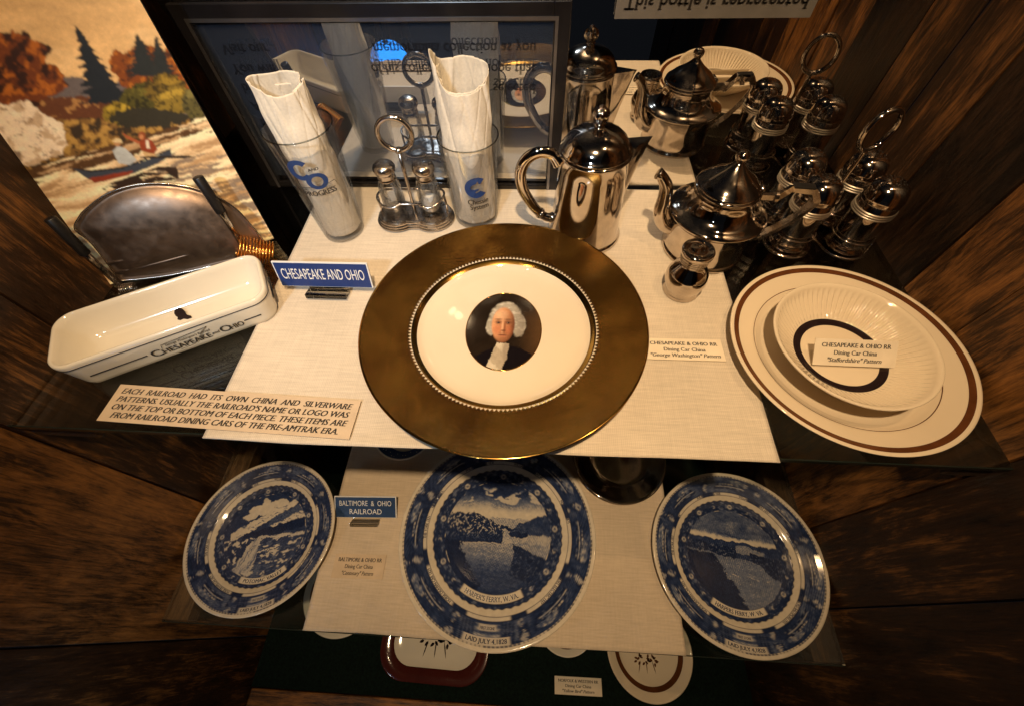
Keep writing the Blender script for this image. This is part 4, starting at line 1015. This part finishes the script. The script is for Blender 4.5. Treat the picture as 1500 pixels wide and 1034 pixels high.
def ring_letter(R0, wd, g0, g1, sx=1.0, n=40):
    A = [math.radians(g0+(g1-g0)*k/n) for k in range(n+1)]
    o_ = [(sx*R0*math.cos(q), R0*math.sin(q), 0) for q in A]; i_ = [(sx*(R0-wd)*math.cos(q), (R0-wd*.85)*math.sin(q), 0) for q in A]
    return o_+i_, [(k, k+1, n+2+k, n+1+k) for k in range(n)]
eb = join(on_cyl(ring_letter(.0108, .0056, 40, 318, 1.0), a0-.14, rf, z0+.0085), on_cyl(ring_letter(.0088, .0042, 0, 360, 1.12), a0+.22, rf, z0-.0045, .0006))
mesh('letter_emblem', eb, M_INKB, t, False)
for d in (on_cyl(text('PROGRESS', .0082, 0, width=.031, heavy=.08), a0+.16, rf, z0-.0175), on_cyl(text('AND', .0042, 0, heavy=.1), a0+.26, rf, z0+.0085, .0009), on_cyl(text('FOR', .0034), a0-.34, rf, z0-.0125)):
    mesh('lettering', d, M_INK, t, False)
lp = [(-.013, -.010), (.004, -.0105), (.021, -.0085), (.0225, -.0125)]
mesh('emblem_line', tube([((rf(z0+y)+.0005)*math.cos(a0+x/.028), (rf(z0+y)+.0005)*math.sin(a0+x/.028), z0+y) for x, y in subdiv(lp, 5)[:16]], .00025, 5), M_INK, t)
def h1(a, s): return .150+.010*(.5+.5*math.sin(a))+.008*max(0, math.cos(a-math.radians(200)))**2-.012*max(0, math.sin(3.1*s-.6))*(s > .75)
napkin(ox, oy, .0212, .0246, .120, h1, 'cream rolled paper napkin standing in the tumbler lettered C and O', math.radians(-40), 1.0)
gx, gy = -.0700, .3970
t, rf = tumbler(gx, gy, .0245, .0308, .096, 'clear tumbler with round blue cat emblem, between cruet stand and coffee pot', 'clear tumblers holding napkins')
a0 = math.radians(-74); z0 = .056; Rr = .0122
arc = [(Rr*math.cos(math.radians(q)), Rr*math.sin(math.radians(q))) for q in range(48, 325, 8)]
em = arc+[(.0040, -.0042), (.0062, -.0030), (.0015, -.0052), (-.0012, -.0060), (-.0018, -.0046), (.0010, -.0032), (.0030, -.0012), (-.0030, -.0018), (-.0062, -.0004), (-.0060, .0018), (-.0035, .0042), (-.0002, .0052), (.0014, .0078), (.0024, .0050), (.0040, .0040)]
mesh('cat_emblem', on_cyl(prism(subdiv(em, 1), 0, .0001), a0, rf, z0), M_INKB, t, False)
for d in (on_cyl(text('Chessie', .0092, 0, width=.0225, heavy=.07), a0+.02, rf, z0-.0170), on_cyl(text('System', .0092, 0, width=.0205, heavy=.07), a0+.06, rf, z0-.0240)):
    mesh('lettering', d, M_INK, t, False)
def h2(a, s): return .143+.014*(.5+.5*math.sin(a))**1.2+.022*max(0, math.cos(a-math.radians(192)))**4*(1 if s > .5 else .3)
napkin(gx, gy, .0236, .0272, .096, h2, 'cream rolled paper napkin standing in the tumbler with the cat emblem', math.radians(150), 3.0, squash=.35, aim=-82)

# ------------------------------------------------------------------ two-bottle cruet stand
def fig8(rx, r, n=30):
    out = []
    for k in range(n+1):
        a = math.radians(-128+256*k/n); out.append((rx+r*math.cos(a), r*math.sin(a)))
    for k in range(n+1):
        a = math.radians(52+256*k/n); out.append((-rx+r*math.cos(a), r*math.sin(a)))
    return out
qx, qy = -.1395, .3885
t = thing('cruet_stand', 'small silver cruet stand with ring handle between the two napkin tumblers', 'cruet stand', (qx, qy, CT), .03)
lp = []
for r, z in ((.0225, .0015), (.0240, .0022), (.0242, .0034), (.0228, .0040), (.0226, .0044), (.0230, .0050), (.0230, .0060), (.0216, .0066), (.0214, .0070), (.0218, .0076), (.0217, .0086), (.0203, .0092), (.0201, .0096), (.0203, .0102), (.0200, .0108), (.0185, .0108)):
    lp.append([(x, y, z) for x, y in fig8(.0205, r)])
mesh('base', loft(lp), M_SILVER_W, t, True, autosmooth=25)
mesh('frame_ring', tube([(x, y, .031+.0025*math.cos(x*150)) for x, y in fig8(.0205, .0165)], .0013, 8, True), M_SILVER_W, t)
for sx_ in (-1, 1):
    mesh('upright', tube([(sx_*.0372, 0, .009), (sx_*.0378, 0, .020), (sx_*.0370, 0, .031)], .0013, 8), M_SILVER_W, t)
mesh('post', tube([(0, 0, .009), (0, 0, .012), (0, 0, .030), (0, 0, .060), (0, 0, .0835)], [.003, .0018, .0017, .0020, .0022], 12), M_SILVER_W, t)
mesh('ring_handle', join(tube([(.0165*math.cos(a), 0, .1010+.0160*math.sin(a)) for a in np.linspace(0, 2*PI, 60, endpoint=False)], .0026, 10, True), lathe([(0, .081), (.0034, .0825), (.0042, .0845), (.003, .087), (0, .088)], 16)), M_SILVER_W, t)
for fx, fy in ((-.034, -.016), (.034, -.016), (0, -.0135), (-.034, .016), (.034, .016)):
    mesh('foot', move(lathe([(0, -.0005), (.002, .0003), (.003, .0020), (.002, .0036), (0, .004)], 14), (fx, fy, 0)), M_SILVER_W, t)
def cruet(x, y, label, fill):
    t = thing('glass_shaker', label, 'shaker', (x, y, CT+.0108), .2, 'glass shakers in the cruet stand')
    def facet(r, z, th):
        k = 8; m_ = (th % (2*PI/k))-PI/k; f = math.cos(PI/k)/math.cos(m_) if .006 < z < .036 else 1
        return r*(.45*f+.55) if .006 < z < .036 else r, z
    mesh('glass_body', lathe([(0, 0), (.0118, 0), (.0126, .002), (.0128, .007), (.0122, .034), (.0108, .039), (.0085, .042), (.0085, .047), (.0072, .047), (.0072, .042), (.0095, .038), (.0104, .033), (.0108, .008), (.009, .005), (0, .0048)], 64, facet), M_GLASS2, t)
    if fill: mesh('salt', lathe([(0, .0052), (.0085, .0055), (.0103, .008), (.0100, fill), (.006, fill+.0015), (0, fill+.002)], 32), M_SALT, t)
    c = mesh('cap', lathe([(.0088, .0420), (.0098, .0422), (.0098, .0440), (.0090, .0446), (.0096, .0456), (.0092, .0480), (.0102, .0500), (.0116, .0525), (.0118, .0555), (.0106, .0585), (.0078, .0606), (.0035, .0616), (0, .0618)], 40), M_SILVER_W, t)
    hs = []
    for k in range(12):
        a = k*2.4; rr = .0017*math.sqrt(k); hs.append(move(lathe([(0, 0), (.0006, 0), (.0006, .0002), (0, .0002)], 8), (rr*math.cos(a), rr*math.sin(a), .0616-.0012*(rr/.006)**2)))
    mesh('hole', join(*hs), M_INK, c, False)
cruet(qx-.0205, qy-.0006, 'nearly empty glass shaker with pewter cap, left side of the cruet stand', 0)
cruet(qx+.0205, qy+.0006, 'glass shaker with pewter cap and a little salt, right side of the cruet stand', .017)

# ------------------------------------------------------------------ silver coffee pot
px_, py_ = .0530, .3720
t = thing('coffee_pot', 'tall silver coffee pot with looped handle and domed lid beside the cat tumbler', 'coffee pot', (px_, py_, CT), .05)
body = [(0, .001), (.036, 0), (.0392, .0006), (.0398, .0026), (.0385, .0046), (.0372, .0060), (.0368, .0090), (.0362, .02), (.0352, .04), (.0342, .06), (.0332, .08), (.0326, .093), (.0336, .0942), (.0342, .0956), (.0336, .0970), (.031, .0975)]
mesh('body', lathe(body, 96), M_SILVER, t)
lid = mesh('lid', lathe([(.0312, .0974), (.0330, .0982), (.0330, .0996), (.0312, .1004), (.0300, .1040), (.0272, .1085), (.0225, .1125), (.0165, .1152), (.0100, .1170), (.0050, .1182), (.0036, .1194), (.0038, .1206), (.0055, .1214), (.0030, .1222), (0, .1223)], 80), M_SILVER, t)
def rib(r, z, th): return r*(1+.10*math.cos(8*th)), z
mesh('knob', lathe([(.0025, .1218), (.0050, .1235), (.0070, .1270), (.0072, .1295), (.0060, .1330), (.0035, .1350), (.0015, .1356), (.0022, .1364), (0, .1376)], 48, rib), M_SILVER, lid)
hp = smoothprof([(-.0325, 0, .0860), (-.0400, 0, .0935), (-.0520, 0, .0960), (-.0640, 0, .0900), (-.0705, 0, .0760), (-.0690, 0, .0580), (-.0600, 0, .0400), (-.0500, 0, .0290), (-.0450, 0, .0235), (-.0365, 0, .0200)], 6) if False else None
def spl(pts, n=6):
    P = np.array(pts, float); out = []
    for i in range(len(P)-1):
        p0 = P[max(i-1, 0)]; p1 = P[i]; p2 = P[i+1]; p3 = P[min(i+2, len(P)-1)]
        for u in np.linspace(0, 1, n, endpoint=False):
            out.append(.5*((2*p1)+(-p0+p2)*u+(2*p0-5*p1+4*p2-p3)*u*u+(-p0+3*p1-3*p2+p3)*u**3))
    out.append(P[-1]); return out
hp = spl([(-.0325, 0, .0840), (-.0400, 0, .0930), (-.0520, 0, .0955), (-.0640, 0, .0890), (-.0700, 0, .0750), (-.0680, 0, .0570), (-.0590, 0, .0390), (-.0500, 0, .0270), (-.0430, 0, .0215), (-.0360, 0, .0200)], 8)
hr = list(np.interp(np.linspace(0, 1, len(hp)), [0, .1, .5, .85, 1], [.0052, .0042, .0044, .0036, .0042]))
mesh('handle', join(tube(hp, hr, 14, False, 1.35, up=(0, 1, 0)), tube([(-.0505, 0, .0276), (-.0480, 0, .0256)], .0058, 14), tube([(-.0345, 0, .0165), (-.0362, 0, .0245)], .0045, 10)), M_SILVER, t)
loops = []
for z, ext, hw in ((.018, .0, .0015), (.024, .002, .0030), (.04, .006, .0050), (.06, .0115, .0068), (.08, .0180, .0085), (.092, .0230, .0098), (.0975, .0258, .0104)):
    r = .0362-.0036*(z-.02)/.073-.001; ring = []
    for k in range(13):
        s = k/12*2-1; x = r*math.cos(math.asin(min(.99, hw/r)))+(ext+.0012)*(1-abs(s)**1.25)-.001; ring.append((x, s*hw, z+.0035*(1-abs(s))*(z > .09)))
    ring += [(r-.006, hw*.8, z), (r-.006, -hw*.8, z)]
    loops.append(ring)
sp = mesh('spout', loft(loops, True, True), M_SILVER, t, True, autosmooth=50); sp.rotation_euler = (0, 0, math.radians(14))

# ------------------------------------------------------------------ silver teapot
tx_, ty_ = .1790, .3530
t = thing('teapot', 'squat silver teapot with curved spout and angular handle behind the bulb shaker', 'teapot', (tx_, ty_, CT), -.10)
mesh('body', lathe([(0, .001), (.039, 0), (.0418, .0006), (.0422, .0026), (.0405, .0044), (.0395, .006), (.0398, .016), (.0405, .030), (.0418, .040), (.0450, .0442), (.0464, .0458), (.0466, .0472), (.0452, .0486), (.0400, .0502), (.0345, .0536), (.0308, .0585), (.0292, .0640), (.0290, .0705), (.0300, .0718), (.0306, .0730), (.0300, .0742), (.027, .0745)], 96), M_SILVER, t)
lid = mesh('lid', lathe([(.0275, .0744), (.0296, .0752), (.0296, .0764), (.0278, .0772), (.0262, .0792), (.0215, .0835), (.0165, .0868), (.0112, .0905), (.0068, .0945), (.0042, .0972), (.0036, .0984), (0, .0985)], 80), M_SILVER, t)
mesh('knob', lathe([(.0026, .0980), (.0036, .0986), (.0050, .1002), (.0062, .1030), (.0060, .1052), (.0045, .1075), (.0020, .1088), (0, .1090)], 32), M_SILVER, lid)
mesh('hinge', tube([(.0290, -.006, .0752), (.0290, .006, .0752)], .0026, 12), M_SILVER, t)
sp_ = spl([(-.036, 0, .024), (-.0455, 0, .0285), (-.0520, 0, .0400), (-.0535, 0, .0560), (-.0560, 0, .0690), (-.0630, 0, .0790), (-.0665, 0, .0815)], 7)
mesh('spout', tube(sp_, list(np.interp(np.linspace(0, 1, len(sp_)), [0, .2, .5, .85, 1], [.0105, .0098, .0072, .0050, .0056])), 16), M_SILVER, t)
hp = spl([(.0285, 0, .0655), (.0380, 0, .0660), (.0470, 0, .0660)], 4)[:-1]+[np.array(q) for q in subdiv([(.0470, 0, .0660), (.0545, 0, .0760), (.0740, 0, .0745), (.0815, 0, .0640)], 4)[:13]]+spl([(.0815, 0, .0640), (.0740, 0, .0470), (.0620, 0, .0310), (.0500, 0, .0205), (.0390, 0, .0160)], 6)[1:]
mesh('handle', join(tube(hp, .0036, 4, False, 1.25, up=(0, .7071, .7071)), tube([(.0520, 0, .0222), (.0492, 0, .0200)], .0058, 14), tube([(.0440, 0, .0660), (.0468, 0, .0662)], .0056, 14)), M_SILVER_W, t, True, autosmooth=40)
gp = mesh('dark_grip', box(.0550, .0735, -.0038, .0038, .0782, .0802), M_RUBBER, t, False); bevel(gp, .0006)

# ------------------------------------------------------------------ bulb-shaped silver shaker before the teapot
t = thing('bulb_shaker', 'single round bodied silver shaker on the cream cloth in front of the teapot', 'shaker', (.1465, .2890, CT))
mesh('body', lathe([(0, .0008), (.0150, 0), (.0172, .0004), (.0176, .0020), (.0164, .0036), (.0160, .0062), (.0182, .0110), (.0196, .0165), (.0196, .0215), (.0182, .0275), (.0150, .0325), (.0122, .0360), (.0112, .0390), (.0112, .0415)], 72), M_SILVER, t)
cp = mesh('cap', lathe([(.0114, .0405), (.0128, .0410), (.0130, .0420), (.0122, .0426), (.0132, .0434), (.0134, .0444), (.0126, .0450), (.0136, .0458), (.0138, .0468), (.0130, .0475), (.0140, .0486), (.0146, .0505), (.0146, .0530), (.0138, .0545), (.0128, .0546), (.0118, .0538), (.0060, .0546), (0, .0549)], 72), M_SILVER, t)
hs = [move(lathe([(0, 0), (.0005, 0), (.0005, .0002), (0, .0002)], 8), (.0021*math.sqrt(k)*math.cos(k*2.4), .0021*math.sqrt(k)*math.sin(k*2.4), .0548-.0009*(math.sqrt(k)*.0021/.0118)**2)) for k in range(22)]
mesh('hole', join(*hs), M_INK, cp, False)

# ------------------------------------------------------------------ four cylindrical shakers in a ring-handled caster stand
SPOTS = [(.2700, .3600, 'silver cylinder shaker in the caster stand, nearest the teapot handle'), (.3290, .3580, 'silver cylinder shaker in the caster stand, nearest the ribbed bowl and right wall'),
         (.2705, .4025, 'silver cylinder shaker in the caster stand, close to the mirror on the teapot side'), (.3285, .4005, 'silver cylinder shaker in the caster stand, in the corner of mirror and right wall')]
kx, ky = .2995, .3800
t = thing('caster_stand', 'silver caster stand with tall ring handle holding four cylinder shakers', 'caster stand', (kx, ky, .0004))
ol = []
for k in range(120):
    a = 2*PI*k/120; r = max([(.0245*0+((sx_*.0295*math.cos(a)+sy_*.0213*math.sin(a))+math.sqrt(max(0, .0235**2-(sx_*.0295*math.sin(a)-sy_*.0213*math.cos(a))**2)))) if abs(sx_*.0295*math.sin(a)-sy_*.0213*math.cos(a)) < .0235 else 0 for sx_ in (-1, 1) for sy_ in (-1, 1)])
    ol.append((r*math.cos(a), r*math.sin(a)))
lp = [[(x*s, y*s, z) for x, y in ol] for s, z in ((.97, 0), (1.0, .001), (1.0, .0026), (.975, .0034), (.96, .0030))]
mesh('base', loft(lp), M_SILVER, t, True)
for x, y, _ in SPOTS:
    dx, dy = x-kx, y-ky
    mesh('cup_ring', tube([(dx+.0202*math.cos(a), dy+.0202*math.sin(a), .0200) for a in np.linspace(0, 2*PI, 48, endpoint=False)], .0009, 8, True), M_SILVER, t)
    s = 1.0/math.hypot(dx, dy); ux, uy = dx*s, dy*s
    mesh('ring_upright', tube([(dx+ux*.0205, dy+uy*.0205, .002), (dx+ux*.0208, dy+uy*.0208, .012), (dx+ux*.0203, dy+uy*.0203, .0200)], .0010, 8), M_SILVER, t)
mesh('post', tube([(0, 0, .002), (0, 0, .006), (0, 0, .012), (0, 0, .05), (0, 0, .092), (0, 0, .0965)], [.0050, .0036, .0022, .0020, .0022, .0030], 14), M_SILVER, t)
mesh('ring_handle', tube([(.0145*math.cos(a), .004*math.cos(a), .1135+.0178*math.sin(a)) for a in np.linspace(0, 2*PI, 60, endpoint=False)], .0023, 10, True, 1.3), M_SILVER, t)
def shaker_proto():
    t = thing('silver_shaker', SPOTS[0][2], 'shaker', (SPOTS[0][0], SPOTS[0][1], .0034), 0, 'cylinder shakers in the caster stand')
    pr = [(0, .0008), (.0170, 0), (.0186, .0006), (.0188, .0024), (.0176, .0042), (.0164, .0056), (.0168, .0075), (.0178, .0095), (.0181, .0110), (.0181, .0440)]
    pr += [(.0181, .0560), (.0172, .0566)]
    b = mesh('body', lathe(pr, 72), M_SILVER_S, t)
    for z in (.0448, .0472, .0496): mesh('band', tube([(.0185*math.cos(a), .0185*math.sin(a), z) for a in np.linspace(0, 2*PI, 60, endpoint=False)], .0009, 6, True), M_BAND, b)
    c = mesh('cap', lathe([(.0168, .0562), (.0182, .0568), (.0184, .0580), (.0182, .0596), (.0184, .0606), (.0180, .0618), (.0176, .0640), (.0166, .0680), (.0146, .0718), (.0112, .0748), (.0066, .0766), (.0025, .0773), (0, .0774)], 72), M_SILVER_S, t)
    hs = []
    for k in range(1, 26):
        rr = .0019*math.sqrt(k); zz = float(np.interp(rr, [0, .0025, .0066, .0112, .0146], [.0774, .0773, .0766, .0748, .0718]))
        hs.append(move(lathe([(0, -.0002), (.0006, -.0002), (.0006, .0002), (0, .00025)], 8), (rr*math.cos(k*2.4), rr*math.sin(k*2.4), zz)))
    mesh('hole', join(*hs), M_INK, c, False)
    return t
def dup(root, loc, rotz, label):
    r = root.copy(); C.objects.link(r); r.location = loc; r.rotation_euler = (0, 0, rotz); r['label'] = label
    for ch in list(root.children):
        c = ch.copy(); C.objects.link(c); c.parent = r
        for g in list(ch.children):
            e = g.copy(); C.objects.link(e); e.parent = c
    return r
s0 = shaker_proto()
bpy.context.view_layer.update()
for k, (x, y, lb) in enumerate(SPOTS[1:]): dup(s0, (x, y, .0034), .7*(k+1), lb)

# ------------------------------------------------------------------ small blue-shaded pendant lamp in the room, seen in the mirror
def mirrored(px, py, yv):
    v = ray((px, py)); P = CPOS+v*(yv/v[1]); return np.array((P[0], 2*YB-yv, P[2]))
lp_ = mirrored(572, 96, 1.10)
m, t_, n, out = mat('blue_lamp_glass'); tl = n.new('ShaderNodeBsdfTranslucent'); tl.inputs[0].default_value = (.03, .30, .85, 1); gl = n.new('ShaderNodeBsdfGlossy'); gl.inputs['Roughness'].default_value = .1
mx = n.new('ShaderNodeMixShader'); mx.inputs[0].default_value = .06; t_.links.new(tl.outputs[0], mx.inputs[1]); t_.links.new(gl.outputs[0], mx.inputs[2]); t_.links.new(mx.outputs[0], out.inputs[0]); M_BLUEG = m
m, t_, n, out = mat('lit_bulb'); em_ = n.new('ShaderNodeEmission'); em_.inputs[0].default_value = (.85, .93, 1, 1); em_.inputs[1].default_value = 45; t_.links.new(em_.outputs[0], out.inputs[0]); M_BULB = m
t = thing('pendant_lamp', 'small lit pendant lamp with blue glass shade, reflected in the mirror behind the napkins', 'lamp', tuple(lp_))
mesh('bulb', lathe([(0, -.012), (.006, -.0105), (.0105, -.006), (.012, 0), (.0105, .006), (.007, .012), (.005, .018), (0, .019)], 24), M_BULB, t)
mesh('lamp_shade', lathe(smoothprof([(.046, .004), (.044, .016), (.036, .032), (.024, .043), (.008, .048)], 5), 48), M_BLUEG, t)
mesh('cord', tube([(0, 0, .019), (0, 0, .05), (0, 0, .9)], .0016, 8), M_RUBBER, t)
